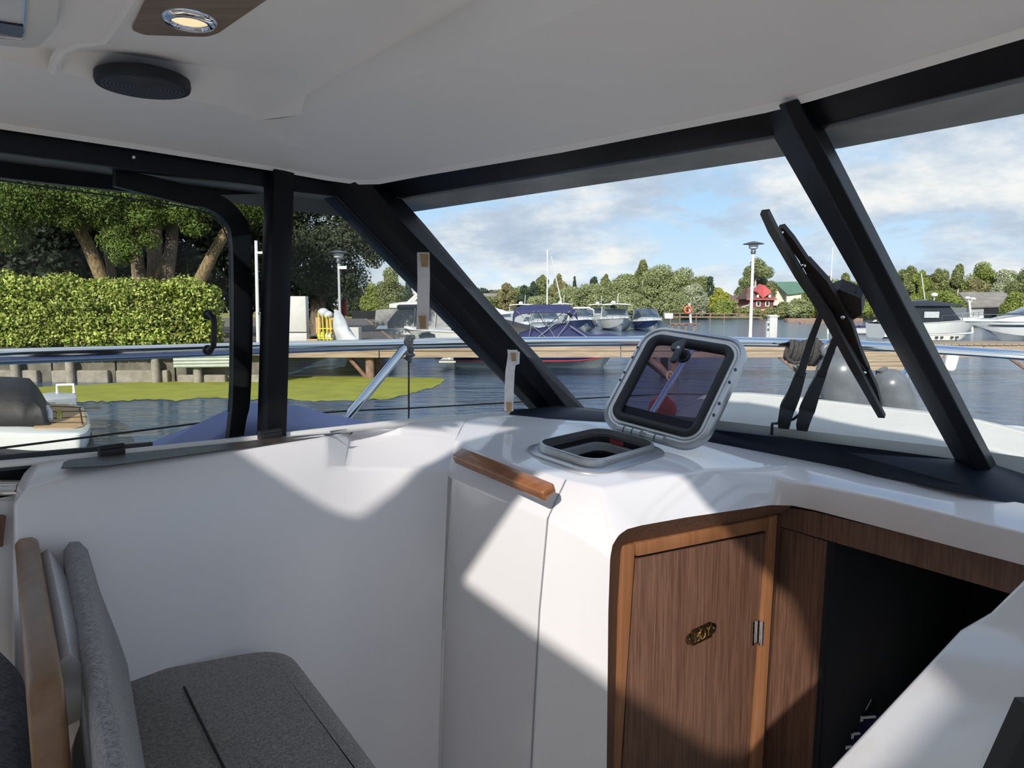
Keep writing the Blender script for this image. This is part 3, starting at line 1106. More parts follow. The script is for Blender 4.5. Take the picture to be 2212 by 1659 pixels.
# name plate
pc = DP.at(1514, 1368, .004)
ang = math.radians(6)
qx = hx * math.cos(ang) + Z3 * math.sin(ang)
qy = Z3 * math.cos(ang) - hx * math.sin(ang)
pl = thing('name_plate', 'small cast brass plate lettered BOY on the walnut door', 'plate', DP.at(1514, 1368, .003))
o2 = [(-.050, 0), (-.047, .010), (-.038, .0145), (-.032, .015), (-.031, .020), (.031, .020), (.032, .015), (.038, .0145), (.047, .010), (.050, 0)]
o2 = o2 + [(x, -y) for x, y in o2[-2:0:-1]]
MB().prism([pc + qx * (x * 1.15) + qy * (y * 1.1) for x, y in o2], DP.n * .004).build('plate', BRASS, pl, bevel=.0012)
MB().tube([pc + qx * (x * 1.15) + qy * (y * 1.1) + DP.n * .0045 for x, y in ((-.032, -.018), (.032, -.018), (.032, .018), (-.032, .018))], .0014, 6, closed=True).build('raised_border', BRASS, pl)
lt = MB()


def stroke(pts, w=.0021):
    lt.tube([pc + qx * (x * 1.15) + qy * (y * 1.1) + DP.n * .005 for x, y in pts], w, 6)


stroke([(-.028, -.012), (-.019, -.012)])
stroke([(-.028, .012), (-.019, .012)])
stroke([(-.024, -.012), (-.024, .012)], .0026)
stroke([(-.024, .012), (-.014, .012), (-.0105, .007), (-.014, .001), (-.023, .0005)])
stroke([(-.014, .001), (-.0095, -.005), (-.013, -.012), (-.024, -.012)])
lt.tube([pc + qx * (.0017 + .0098 * math.cos(t * math.pi / 8)) + qy * (.0137 * math.sin(t * math.pi / 8)) + DP.n * .005 for t in range(16)], .0024, 6, closed=True)
stroke([(.012, .012), (.018, .012)])
stroke([(.025, .012), (.031, .012)])
stroke([(.015, .012), (.0215, 0)])
stroke([(.028, .012), (.0215, 0), (.0215, -.012)], .0024)
stroke([(.017, -.012), (.026, -.012)])
LBR = M('brass_bright', (.62, .43, .19), .25, 1.0, var=.1)
tag(lt.build('lettering', LBR, pl), 'raised letters BOY')
for sx in (-1, 1):
    MB().lathe([(.0038, 0), (.0030, .0018)], pc + qx * sx * .046 + DP.n * .004, 10, DP.n.to_track_quat('Z', 'Y').to_matrix()).build('screw', CHROME, pl)

# forward cabin; near-black colour stands for its darkness
cb = struct('wall_cabin', 'forward cabin lining coloured near black for its darkness', BP.at(1900, 1900))
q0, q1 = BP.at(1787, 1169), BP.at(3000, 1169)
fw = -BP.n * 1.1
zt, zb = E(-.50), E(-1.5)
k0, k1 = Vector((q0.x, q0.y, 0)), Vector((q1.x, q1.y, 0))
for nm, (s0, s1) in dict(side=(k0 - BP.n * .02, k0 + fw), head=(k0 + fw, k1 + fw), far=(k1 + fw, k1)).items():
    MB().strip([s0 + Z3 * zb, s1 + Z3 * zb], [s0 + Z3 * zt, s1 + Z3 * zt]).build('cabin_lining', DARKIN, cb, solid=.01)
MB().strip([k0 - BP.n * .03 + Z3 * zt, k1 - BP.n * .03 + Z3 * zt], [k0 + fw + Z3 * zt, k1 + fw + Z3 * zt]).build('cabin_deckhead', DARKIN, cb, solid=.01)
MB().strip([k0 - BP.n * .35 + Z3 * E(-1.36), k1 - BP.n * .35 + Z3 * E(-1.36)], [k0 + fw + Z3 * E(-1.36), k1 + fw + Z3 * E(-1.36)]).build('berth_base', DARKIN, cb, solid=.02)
cu = thing('berth_cushion', 'navy cushion with white knotted rope pattern in the dark cabin', 'cushion', P(1855, 1620, 2.08))
cz = P(1870, 1575, 2.05)
cpl = plane3(P(1820, 1530, 2.14), P(1900, 1540, 2.08), P(1830, 1640, 2.0))
if cpl.n.dot(EYE - cpl.p) < 0:
    cpl.n = -cpl.n
lp = roundpoly([cpl.at(*q) for q in ((1826, 1520), (1960, 1545), (1960, 1720), (1806, 1720))], .03)
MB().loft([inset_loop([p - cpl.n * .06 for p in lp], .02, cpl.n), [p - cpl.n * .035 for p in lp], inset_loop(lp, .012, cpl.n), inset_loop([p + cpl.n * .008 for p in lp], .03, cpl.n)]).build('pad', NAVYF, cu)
rp = MB()
for line in (((1880, 1510), (1870, 1530), (1853, 1551), (1845, 1575), (1836, 1590), (1822, 1605), (1817, 1625), (1800, 1650)), ((1823, 1552), (1853, 1551), (1892, 1548)), ((1818, 1583), (1832, 1587), (1858, 1584)), ((1812, 1618), (1840, 1612))):
    rp.tube([cpl.at(x, y, .014) for x, y in line], .0042, 8)
for kx, ky in ((1853, 1551), (1833, 1588), (1818, 1612)):
    c_ = cpl.at(kx, ky, .018)
    rp.tube([c_ + Vector((.013 * math.cos(t), .004 * math.sin(3 * t), .011 * math.sin(t))) for t in [i * math.pi / 6 for i in range(12)]], .004, 6, closed=True)
    rp.tube([c_ + Vector((.009 * math.cos(t + 1), 0, .008 * math.sin(t + 1))) - Vector((0, .004, 0)) for t in [i * math.pi / 5 for i in range(10)]], .0035, 6, closed=True)
tag(rp.build('rope_pattern', M('white_rope', (.72, .70, .66), .9, var=.3, scale=300), cu), 'white knotted rope pattern')

# ---- dash hatch
ha = thing('roof_hatch', 'open deck hatch with smoked lid and grey frame on the white dash', 'hatch', HC)
flg = rrect(HC, HE1, HE2, hs1, hs2, .075, 8)
upo = rrect(HC, HE1, HE2, hs1 - .026, hs2 - .026, .06, 8)
upi = rrect(HC, HE1, HE2, hs1 - .036, hs2 - .036, .052, 8)
inn2 = rrect(HC, HE1, HE2, hs1 - .050, hs2 - .050, .042, 8)


def o_(lp, h):
    return [p + HN * h for p in lp]


MB().loft([o_(flg, 0), o_(flg, .005), o_(inset_loop(flg, .006, HN), .008), o_(upo, .009), o_(inset_loop(upo, .002, HN), .024), o_(inset_loop(upo, .005, HN), .029), o_(upi, .029), o_(inset_loop(upi, -.001, HN), .02), o_(upi, -.03)], cap=False).build('frame', ALU, ha, smooth=50)
MB().loft([o_(upi, -.012), o_(inn2, -.014), o_(inset_loop(inn2, .004, HN), -.035), o_(upi, -.05)], cap=False).build('inner_trim', M('hatch_trim', (.28, .28, .29), .6), ha, smooth=50)
MB().loft([o_(upi, .012), o_(inset_loop(upi, .007, HN), .006), o_(inset_loop(upi, .006, HN), -.008), o_(upi, -.012)], cap=False).build('gasket', RUBBER, ha)
box_ = MB()
box_.loft([o_(upi, -.03), o_(upi, -.35)], cap=False)
box_.tess(o_(upi, -.35))
box_.build('well', DARKIN, ha)  # near-black colour stands for the dark inside of the hatch
for i, (sx, sy) in enumerate(((-1, -.5), (-.4, -1), (.45, -1), (1, -.5), (-1, .4))):
    q = HC + HE1 * (sx * (hs1 - .014)) + HE2 * (sy * (hs2 - .014)) + HN * .008
    MB().lathe([(.005, 0), (.004, .0015)], q, 10, HN.to_track_quat('Z', 'Y').to_matrix()).build('screw', STEEL, ha)
MB().lathe([(.006, 0), (.005, .004)], HC + HE2 * (hs2 - .038) - HE1 * .05 - Z3 * .004, 10, (-HE2).to_track_quat('Z', 'Y').to_matrix()).build('stud', ALU, ha)
for k_, col in ((-.06, 0), (.05, 1)):
    MB().prism([HC + HE2 * (hs2 - .0435) + HE1 * (k_ + x) + HN * y for x, y in ((0, -.010), (.05, -.010), (.05, .004), (0, .004))], -HE2 * .0005).build('warning_label', M('label_red', (.30, .035, .035), .6), ha)
# lid
LW, LH = hs1 + .046, .395
phi = math.radians(52)
LV = HE2 * math.cos(phi) + HN * math.sin(phi)
LN = HE1.cross(LV).normalized()
if LN.dot(EYE - HC) < 0:
    LN = -LN
LO = HC + HE2 * (hs2 + .005) + HN * .020 + LV * (LH / 2) + HE1 * .034
lo_ = rrect(LO, HE1, LV, LW, LH / 2, .078, 10)
lid = MB()


def l_(d, h):
    return [p + LN * h for p in inset_loop(lo_, d, LN)]


lid = MB().loft([l_(.006, -.022), l_(0, -.016), l_(0, .002), l_(.003, .007), l_(.012, .009), l_(.016, .003), l_(.022, .002), l_(.025, .006), l_(.034, .006), l_(.036, -.004), l_(.036, -.018), l_(.012, -.022)], cap=False).build('lid_frame', ALU, ha, smooth=40)
MB().loft([l_(.033, .002), l_(.034, .012), l_(.042, .017), l_(.054, .014), l_(.061, .004), l_(.062, -.006)], cap=False).build('lid_gasket', RUBBER, lid, smooth=60)
gl_ = MB()
gl_.prism(l_(.043, -.010), LN * .006)
gl_.build('lid_glass', GLASS_H, lid, smooth=0)
# dark lower band of the lid (frame seen through glass)
MB().prism([LO + HE1 * x + LV * y - LN * .012 for x, y in ((-LW + .05, -LH / 2 + .05), (LW - .05, -LH / 2 + .05), (LW - .055, -LH / 2 + .095), (-LW + .055, -LH / 2 + .095))], -LN * .004).build('lid_band', M('smoke_band', (.02, .02, .035), .3), lid)
for sx in (-1, 1):
    for y in ((-.075, -.035, .04, .085) if sx > 0 else (-.03, .0, .06, .1)):
        MB().lathe([(.0046, 0), (.004, .002), (.002, .001)], LO + HE1 * (sx * (LW - .010)) + LV * y + LN * .010, 10, LN.to_track_quat('Z', 'Y').to_matrix()).build('lid_screw', GREYP, lid)
for k_ in (-.075, -.045, -.015, .035, .065):
    c_ = HC + HE2 * (hs2 + .004) + HN * .030 + HE1 * k_ + HE1 * .02
    MB().tube([c_ - HE1 * .013, c_ + HE1 * .013], .012, 12).build('hinge_knuckle', ALU, ha)
# latch handle
lc = LO + LV * (LH / 2 - .098) - HE1 * .006 + LN * .006
lat = MB()
rot = LN.to_track_quat('Z', 'Y').to_matrix()
lat.lathe([(.023, -.002), (.023, .004), (.016, .008), (.014, .030), (.012, .034)], lc, 20, rot)
lat.build('latch', RUBBER, lid)
hc2 = lc + LN * .034


def hpnt(x, y):
    return hc2 + HE1 * x + LV * y


lev = MB()
lev.prism([hpnt(*q) for q in ((-.028, -.005), (-.026, .012), (-.012, .026), (.008, .036), (.011, .030), (.011, -.045), (.004, -.052), (-.008, -.050), (-.008, -.008), (-.018, -.012))], LN * .016)
lev.build('latch_handle', GREYP, lid, bevel=.003)
MB().lathe([(.006, 0), (.004, .002)], hc2 + LN * .016, 10, rot).build('latch_screw', ALU, lid)

# dash grab handle
gh = thing('dash_handrail', 'varnished wooden grab handle on the dash beside the hatch', 'handrail', P(1090, 1040, 1.72))
h0, h1 = P(992, 984, a0.y - .075), P(1186, 1064, a1.y - .125)
hd = (h1 - h0).normalized()
hn = ((EYE - h0).normalized() + Z3 * .9).normalized()
hn = (hn - hd * hn.dot(hd)).normalized()
hy = hd.cross(hn).normalized()
if hy.z < 0:
    hy = -hy
rings = []
Ln = (h1 - h0).length
for t, sc in ((-.012, .45), (-.006, .85), (.006, 1), (.1, 1.0), (.5, 1.0), (.9, 1.0), (.985, 1), (1.0, .95), (1.006, .8)):
    c_ = h0 + hd * (Ln * t)
    rings.append(rrect(c_, hy, hn, (.0205 * sc), .015 * sc, .007 * sc, 3))
MB().loft(rings).build('grip', TEAKB, gh, smooth=50)
for t in (.13, .85):
    c_ = h0 + hd * (Ln * t)
    MB().tube([c_, c_ - hn * .03 + (a0 - b0).normalized() * .012], .009, 10).build('standoff', TEAKB, gh)

# ---- ceiling fittings
sp_ = thing('ceiling_speaker', 'round black loudspeaker on the ceiling', 'speaker', C(309, 164, .372))
cs_ = C(309, 163, .382)
MB().lathe([(.066, .0), (.0715, -.003), (.0725, -.012), (.0705, -.019), (.066, -.020)], cs_, 40).build('rim', RUBBER, sp_, smooth=30)
gm = MB()
for r_ in np.linspace(.004, .061, 11):
    gm.tube([cs_ + Vector((r_ * math.cos(a), r_ * math.sin(a), -.0190)) for a in np.linspace(0, 2 * math.pi, 28)[:-1]], .0018, 5, closed=True)
gm.build('grille', GREYP, sp_)
lm = thing('ceiling_light', 'recessed ceiling spotlight with chrome bezel, switched on, in a wood panel', 'light', C(409, 38, .375))
MB().prism(roundpoly([C(*q, .387) for q in ((335, -45), (284, 60), (311, 71), (445, 75), (470, 68), (640, -50))], .008), -Z3 * .003).build('wood_panel', OAKP, lm)
lc_ = C(409, 35, .386)
MB().lathe([(.030, 0), (.0345, -.002), (.0345, -.006), (.031, -.010), (.024, -.011), (.0215, -.007), (.0215, -.004)], lc_, 32).build('bezel', CHROME, lm, smooth=50)
em_ = bpy.data.materials.new('lamp_warm')
em_.use_nodes = True
pb = em_.node_tree.nodes['Principled BSDF']
pb.inputs['Base Color'].default_value = (.8, .6, .35, 1)
pb.inputs['Emission Color'].default_value = (1.0, .78, .45, 1)
pb.inputs['Emission Strength'].default_value = .75
MB().lathe([(.0215, -.004), (.020, -.0055), (.001, -.0065)], lc_, 24).build('lens', em_, lm)
rh = thing('roof_vent_hatch', 'white framed roof hatch at the edge of the ceiling', 'hatch', C(40, 60, .36))
fo = roundpoly([C(*q, .372) for q in ((-240, -58), (139, -58), (128, 50), (84, 97), (-240, 58))], [.01, .01, .03, .03, .01])
MB().loft([[p + Z3 * .02 for p in fo], fo, [p - Z3 * .008 for p in inset_loop(fo, .004, Z3)]]).build('frame', WHITEP, rh, bevel=.002)
MB().prism([C(*q, .362) for q in ((-240, -58), (60, -58), (50, 84), (-240, 48))], -Z3 * .004).build('blind_rail', M('pale_grey', (.62, .62, .63), .25), rh)
MB().prism([C(*q, .357) for q in ((-240, 10), (50, 54), (49, 78), (-240, 34))], -Z3 * .002).build('dark_strip', M('blue_black', (.015, .016, .04), .15), rh)
MB().tube([C(56, -58, .358), C(49, 84, .358)], .002, 8).build('chrome_edge', CHROME, rh)
MB().tube([C(-240, 53, .356), C(49, 85, .356)], .0018, 8).build('chrome_edge', CHROME, rh)
# header screw
q = BW(288, 340, -1.625)
sk = MB()
sk.lathe([(.0045, 0), (.0032, .003)], q, 12, SB.to_track_quat('Z', 'Y').to_matrix())
tag(sk.build('frame_screw', CHROME), 'shiny screw head in the black window header', 'screw')

# window clips and pull handle
for i, ((x0, y0, x1, y1), lab) in enumerate((((214, 968, 268, 984), 'black plastic window stop clip on the sill beside the liner end'), ((560, 935, 606, 948), 'black plastic window stop clip at the foot of the window post'))):
    b_ = -1.60
    c_ = BW((x0 + x1) / 2, (y0 + y1) / 2, b_)
    w_ = (BW(x1, y1, b_) - BW(x0, y1, b_)).length
    R_ = Matrix((U, SB, Z3)).transposed()
    t = thing('window_clip', lab, 'clip', c_ - Z3 * .01)
    MB().box(c_, (w_, .022, .016), R_).build('body', RUBBER, t, bevel=.003)
    MB().tube([c_ - U * w_ * .5 + Z3 * .009, c_ + U * w_ * .5 + Z3 * .009], .007, 10).build('roller', RUBBER, t)
ph = thing('pull_handle', 'black curved pull handle on the sliding side window', 'handle', BW(455, 758, -1.67))
pts = [BW(448, 680, -1.655), BW(452, 678, -1.63), BW(461, 686, -1.615), BW(463, 700, -1.61), BW(462, 735, -1.61), BW(461, 748, -1.615), BW(453, 757, -1.63), BW(449, 756, -1.655)]
MB().tube(pts, .0065, 12).build('bow', RUBBER, ph, smooth=60)
for y in (680, 756):
    MB().lathe([(.012, 0), (.012, .005), (.009, .007)], BW(448, y, -1.657), 16, SB.to_track_quat('Z', 'Y').to_matrix()).build('rosette', RUBBER, ph)

# velcro straps on the corner pillar
ps = WS.at(915, 545, -.06)
for lab, pts, wd, vel in (('upper white strap with tan hook patches hanging on the corner pillar', ((914, 545), (915, 600), (914, 660), (912, 712)), 13, ((916, 562, 9, 14), (912, 696, 7.5, 14))),
                          ('lower white strap with a tan hook patch hanging on the corner pillar', ((1108, 756), (1106, 775), (1102, 800), (1100, 840), (1099, 888)), 10, ((1109, 771, 6, 9), (1099, 880, 6, 10)))):
    t = thing('velcro_strap', lab, 'strap', P(pts[-1][0], pts[-1][1], 2.0))
    Yd = 1.98 if pts[0][0] < 1000 else 2.22
    pos = [P(x, y, Yd - .01 * math.sin(i)) for i, (x, y) in enumerate(pts)]
    xs = Vector((1, 0, 0)) * (wd / FPX * Yd)
    m_ = MB()
    m_.loft([[p - xs, p + xs, p + xs + Vector((0, .004, 0)), p - xs + Vector((0, .004, 0))] for p in pos])
    if Yd > 2:
        m_.prism([P(1096, 755, Yd - .006), P(1123, 760, Yd - .006), P(1122, 786, Yd - .006), P(1110, 790, Yd - .006), P(1098, 788, Yd - .006)], Vector((0, .004, 0)))
    m_.build('webbing', STRAP, t, smooth=0)
    for vx, vy, vw, vh in vel:
        MB().prism([P(vx + a * vw, vy + b * vh, Yd - .014) for a, b in ((-1, -1), (1, -1), (1, 1), (-.6, 1))], Vector((0, .012, 0))).build('hook_patch', VELCRO, t)

# ---- seat
zs = -.72
seat = thing('copilot_bench', 'grey fabric bench seat with wooden rail behind its backrest', 'seat', C(420, 1500, zs) - Z3 * .78)
so_ = [C(*q, zs) for q in ((232, 1452), (620, 1383), (700, 1484), (838, 1662), (980, 1860), (120, 1900), (150, 1560))]
so_ = roundpoly(so_, .09, 6)
MB().loft([[p - Z3 * .15 for p in inset_loop(so_, .02, Z3)], [p - Z3 * .12 for p in so_], [p - Z3 * .03 for p in so_], [p - Z3 * .010 for p in inset_loop(so_, .008, Z3)], [p - Z3 * .001 for p in inset_loop(so_, .028, Z3)], [p + Z3 * .002 for p in inset_loop(so_, .034, Z3)]]).build('seat_cushion', SEATF, seat, smooth=60)
MB().tube([C(398, 1484, zs + .003), C(425, 1540, zs + .004), C(486, 1662, zs + .004), C(560, 1830, zs + .004)], .0022, 6).build('seam', M('seam_dark', (.03, .028, .027), .95), seat)
MB().loft([[p - Z3 * .78 for p in inset_loop(so_, .05, Z3)], [p - Z3 * .15 for p in inset_loop(so_, .04, Z3)]]).build('seat_base', GEL, seat)
# rail: runs athwart at the top of the backrest, then turns down
zr = -.405
r0, r1 = C(56, 1158, zr), C(100, 1500, zr)
rd = (r1 - r0).normalized()
rx = rd.cross(Z3).normalized()
if rx.x < 0:
    rx = -rx
rails = []
for t in (0, .04, .5, .93):
    c_ = r0 + (r1 - r0) * t
    hw = .0175
    rails.append(rrect(c_ - Z3 * .03, rx, Z3, hw * (.8 if t == 0 else 1), .030 * (.9 if t == 0 else 1), .008, 3))
ce = r0 + (r1 - r0) * .93
for a in (25, 55, 80):
    aa = math.radians(a)
    d_ = rd * math.sin(aa) * .05 - Z3 * (1 - math.cos(aa)) * .05
    up_ = Z3 * math.cos(aa) + rd * math.sin(aa)
    rails.append(rrect(ce + d_ - up_ * .03, rx, up_, .0175, .030, .008, 3))
dn_ = (rd * .12 - Z3 * .99).normalized()
up_ = (rd * .99 + Z3 * .12).normalized()
for k_ in (.08, .45):
    rails.append(rrect(ce + rd * .05 - Z3 * .05 + dn_ * k_ - up_ * .03, rx, up_, .0175, .030, .008, 3))
MB().loft(rails).build('back_rail', wood('rail_wood', (.17, .085, .038), (.26, .145, .07), 18, .42, 'Y', .08), seat, smooth=40)
# backrest cushion: slab in front of the rail
fwd = Vector((rx.x, rx.y, 0))
bk_ = []
for t, gx in ((-.04, .75), (0.0, .95), (.05, 1), (.45, 1), (.90, 1), (1.25, 1)):
    c_ = r0 + (r1 - r0) * t
    prof = [(.052, -.06), (.054, -.030), (.064, -.016), (.080, -.018), (.092, -.035), (.108, -.12), (.134, -.22), (.145, -.27), (.140, -.33), (.07, -.335), (.052, -.2)]
    cen = Vector((.08, -.17))
    bk_.append([c_ + fwd * (cen.x + (x - cen.x) * gx) * (1 - .30 * max(0, t)) + Z3 * (cen.y + (z - cen.y) * gx) for x, z in prof])
MB().loft(bk_).build('back_cushion', BACKF, seat, smooth=70)
fe = []
for t in (.04, .3, .62, .78):
    c_ = r0 + (r1 - r0) * t
    w_ = .5 if t in (.04, .78) else 1
    fe.append([c_ + fwd * x + Z3 * z for x, z in ((.016, -.030), (.030, -.028 + .012 * w_), (.050 * (.6 + .4 * w_), -.036), (.056 * (.6 + .4 * w_), -.16 if t < .7 else -.06), (.018, -.17 if t < .7 else -.065))])
MB().loft(fe).build('felt_pad', FELT, seat, smooth=60)
ac = thing('aft_cushion', 'dark grey seat cushion behind the wooden back rail', 'cushion', C(0, 1500, -.62))
afp = roundpoly([C(-140, 1300, -.52), C(6, 1375, -.52), C(52, 1425, -.52), C(70, 1700, -.52), C(-140, 1900, -.52)], .05, 5)
MB().loft([[p - Z3 * .25 for p in afp], [p - Z3 * .03 for p in afp], inset_loop([p - Z3 * .006 for p in afp], .014, Z3), inset_loop(afp, .03, Z3)]).build('pad', fabric('aft_fabric', (.045, .045, .055), (.12, .12, .14), 380), ac, smooth=60)

# ---- helm console at the right
hcs = thing('helm_console', 'white moulded helm console with stepped top edge', 'console', P(2100, 1900, .95))
hh = [P(2212, 1251, .99), P(2138, 1324, 1.01), P(2073, 1361, 1.035), P(1794, 1659, 1.02), P(1590, 1880, 1.0)]
h00 = P(2420, 1045, .93)
rr_ = [P(2700, 1090, .66), P(2600, 1480, .70), P(2600, 1540, .69), P(2600, 2000, .62)]
cmn = MB()
cmn.add([h00, hh[0], hh[1], rr_[1], rr_[0]], [(0, 1, 2, 3, 4)])
cmn.add([hh[1], hh[2], rr_[2], rr_[1]], [(0, 1, 2, 3)])
cmn.add([hh[2], hh[3], hh[4], rr_[3], rr_[2]], [(0, 1, 2, 3, 4)])
dk = Vector((.10, .09, 0))
lo_h = [h00] + hh
cmn.strip(lo_h, [p + dk - Z3 * .03 for p in lo_h])
cmn.strip([p + dk - Z3 * .03 for p in lo_h], [Vector((p.x + dk.x, p.y + dk.y, E(-1.5))) for p in lo_h])
cmn.build('moulding', GEL, hcs, weld=True, bevel=.008, seg=3, smooth=40)
MB().prism([P(2230, 1535, .80), P(2320, 1535, .80), P(2320, 1760, .80), P(2128, 1760, .80)], (0, .03, 0)).build('dark_edge', RUBBER, hcs)

# ================================================================== outside of our boat
RAIL = [(-400, 790, 1.34), (0, 771, 1.74), (300, 761, 2.02), (600, 751, 2.33), (883, 743, 2.68), (1100, 739, 2.86), (1340, 737, 2.97), (1500, 737, 3.01), (1700, 740, 3.02), (1900, 748, 2.98), (2060, 757, 2.93), (2212, 768, 2.86), (2600, 802, 2.62)]
rl = thing('bow_rail', 'stainless steel guard rail around the foredeck', 'rail', P(883, 930, 2.4))


rpts = spline([P(*q) for q in RAIL], 6)
MB().tube(rpts, .0205, 14).build('top_tube', STEEL, rl, smooth=60)
MB().tube([P(876, 750, 2.66), P(728, 928, 2.36), P(700, 962, 2.30)], .0165, 12).build('stanchion', STEEL, rl, smooth=60)
MB().tube([P(1502, 742, 2.99), P(1400, 905, 2.72), P(1385, 930, 2.68)], .013, 12).build('stanchion', STEEL, rl, smooth=60)
MB().tube([P(1960, 800, 2.9), P(1930, 860, 2.8), P(1905, 910, 2.75)], .016, 12).build('stanchion', STEEL, rl, smooth=60)
MB().tube([P(883, 760, 2.68), P(883, 925, 2.68)], .0035, 6).build('lifeline_tail', ROPED, rl)
wire = [(-300, 1010, 1.45), (0, 968, 1.72), (480, 908, 2.18), (745, 888, 2.40), (883, 882, 2.64), (1130, 868, 2.8), (1440, 851, 2.88)]
MB().tube([P(*q) for q in wire], .0032, 6).build('lower_wire', ROPED, rl)
MB().tube([P(1440, 851, 2.88), P(1560, 852, 2.92), P(1800, 862, 2.95)], .0032, 6).build('lower_wire', ROPED, rl)
kn = thing('rope_lashing', 'grey rope lashing tied round the rail at the stanchion', 'rope', P(884, 768, 2.65))
kc = P(884, 744, 2.68)
m_ = MB()
for k_ in range(3):
    m_.tube([kc + Vector((.010 * (k_ - 1) + .004 * math.sin(a), .030 * math.cos(a), .030 * math.sin(a))) for a in np.linspace(0, 2 * math.pi, 16)[:-1]], .008, 8, closed=True)
m_.tube([kc + Vector((-.01, -.03, -.02)), kc + Vector((.0, -.035, -.04)), kc + Vector((.02, -.03, -.035)), kc + Vector((-.012, -.03, -.052)), kc + Vector((.012, -.03, -.060))], .009, 8)
m_.build('coil', ROPEL, kn)

# hull and deck
plan = []
for px, py, y in RAIL:
    p = P(px, py, y)
    plan.append(Vector((p.x, p.y, 0)))
bow = plan[-2]
axis_b = -.40
port = [AB(-3.2, -2.1, 0)] + plan[:-1]
port = [Vector((p.x, p.y, 0)) for p in port]


def mirror(p):
    r = p - EYE
    a, b = r.dot(U), r.dot(SB)
    return AB(a, 2 * axis_b - b, 0)


stb = [Vector((q.x, q.y, 0)) for q in (mirror(p) for p in port[-2::-1])]
outline = port + stb
cen = sum(outline, Vector()) / len(outline)
hull = struct('hull', 'white hull and deck of our boat', Vector((cen.x, cen.y, 0)))
hm = MB()
n = len(outline)
dk_ = [p.lerp(cen, .03) + Z3 * E(-.47) for p in outline]
wl = [p.lerp(cen, .10) + Z3 * -.2 for p in outline]
hm.strip(dk_ + [dk_[0]], wl + [wl[0]])
hm.build('topsides', WHITEB, hull, smooth=50)
inner = [AB(a, b, -.47) for a, b in ((-2.9, -1.66), (2.10, -1.66), (2.16, -1.3), (2.16, -.36), (1.95, 1.0), (-2.9, 1.0))]
dm = MB()
dm.tess(dk_, [inner])
dm.strip(inner + [inner[0]], [p + Z3 * .10 for p in inner] + [inner[0] + Z3 * .10])
dm.build('deck', WHITEB, hull, smooth=0)
# foredeck closing panel under the windscreen
MB().strip([WS.at(1240, 890, .03), WS.at(1800, 965, .03), WS.at(2075, 1000, .03), WS2.at(2300, 1060, .03), WS2.at(3300, 1345, .03)],
           [AB(2.2, -1.66, -.47), AB(2.2, -.9, -.47), AB(2.18, -.37, -.47), AB(2.12, -.1, -.47), AB(1.95, 1.0, -.47)]).build('coaming', WHITEB, hull)

# blue tarpaulin on the side deck
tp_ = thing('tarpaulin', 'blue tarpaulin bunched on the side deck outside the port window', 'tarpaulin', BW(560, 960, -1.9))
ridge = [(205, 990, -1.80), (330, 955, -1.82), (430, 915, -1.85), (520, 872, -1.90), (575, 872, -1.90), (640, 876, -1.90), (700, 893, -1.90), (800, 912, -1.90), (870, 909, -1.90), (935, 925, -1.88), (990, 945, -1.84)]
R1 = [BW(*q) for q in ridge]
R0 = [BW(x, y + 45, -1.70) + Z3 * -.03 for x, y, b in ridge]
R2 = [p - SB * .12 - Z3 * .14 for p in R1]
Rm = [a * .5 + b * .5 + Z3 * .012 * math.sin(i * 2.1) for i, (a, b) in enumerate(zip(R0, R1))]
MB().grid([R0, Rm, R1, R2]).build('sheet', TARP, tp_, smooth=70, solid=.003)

# white foredeck canvas
cv = thing('foredeck_canvas', 'white canvas cover stretched over the foredeck', 'cover', P(1800, 1000, 2.4))
rid = [(1440, 915, 2.78), (1480, 880, 2.76), (1520, 853, 2.74), (1560, 847, 2.72), (1620, 850, 2.66), (1700, 855, 2.60), (1800, 865, 2.52), (1900, 877, 2.44), (2000, 890, 2.36), (2110, 908, 2.27), (2212, 930, 2.18), (2400, 975, 2.02), (2700, 1050, 1.8)]
nea = [(1400, 952, 2.42), (1450, 950, 2.40), (1490, 945, 2.38), (1540, 945, 2.34), (1600, 948, 2.28), (1700, 960, 2.2), (1800, 973, 2.12), (1900, 987, 2.04), (2000, 1003, 1.96), (2110, 1022, 1.88), (2212, 1050, 1.80), (2400, 1098, 1.66), (2700, 1180, 1.48)]
C1 = [P(x, y + 2.0 * math.sin(x * .05), d) for x, y, d in rid]
C0 = [P(*q) for q in nea]
Cq = [a * .35 + b * .65 + Z3 * (-.012 + .006 * math.sin(i * 1.7)) for i, (a, b) in enumerate(zip(C0, C1))]
Ch = [a * .08 + b * .92 + Z3 * (.002 + .003 * math.sin(i * 2.3)) for i, (a, b) in enumerate(zip(C0, C1))]
Cf = [p + U * .05 - Z3 * .03 for p in C1]
Cg = [p + U * .10 - Z3 * .17 for p in C1]
MB().grid([C0, Cq, Ch, C1, Cf, Cg]).build('canvas', CANVAS, cv, smooth=70, solid=.003)
MB().tube([p + Z3 * .002 for p in Ch], .002, 5).build('seam', CANVAS, cv)

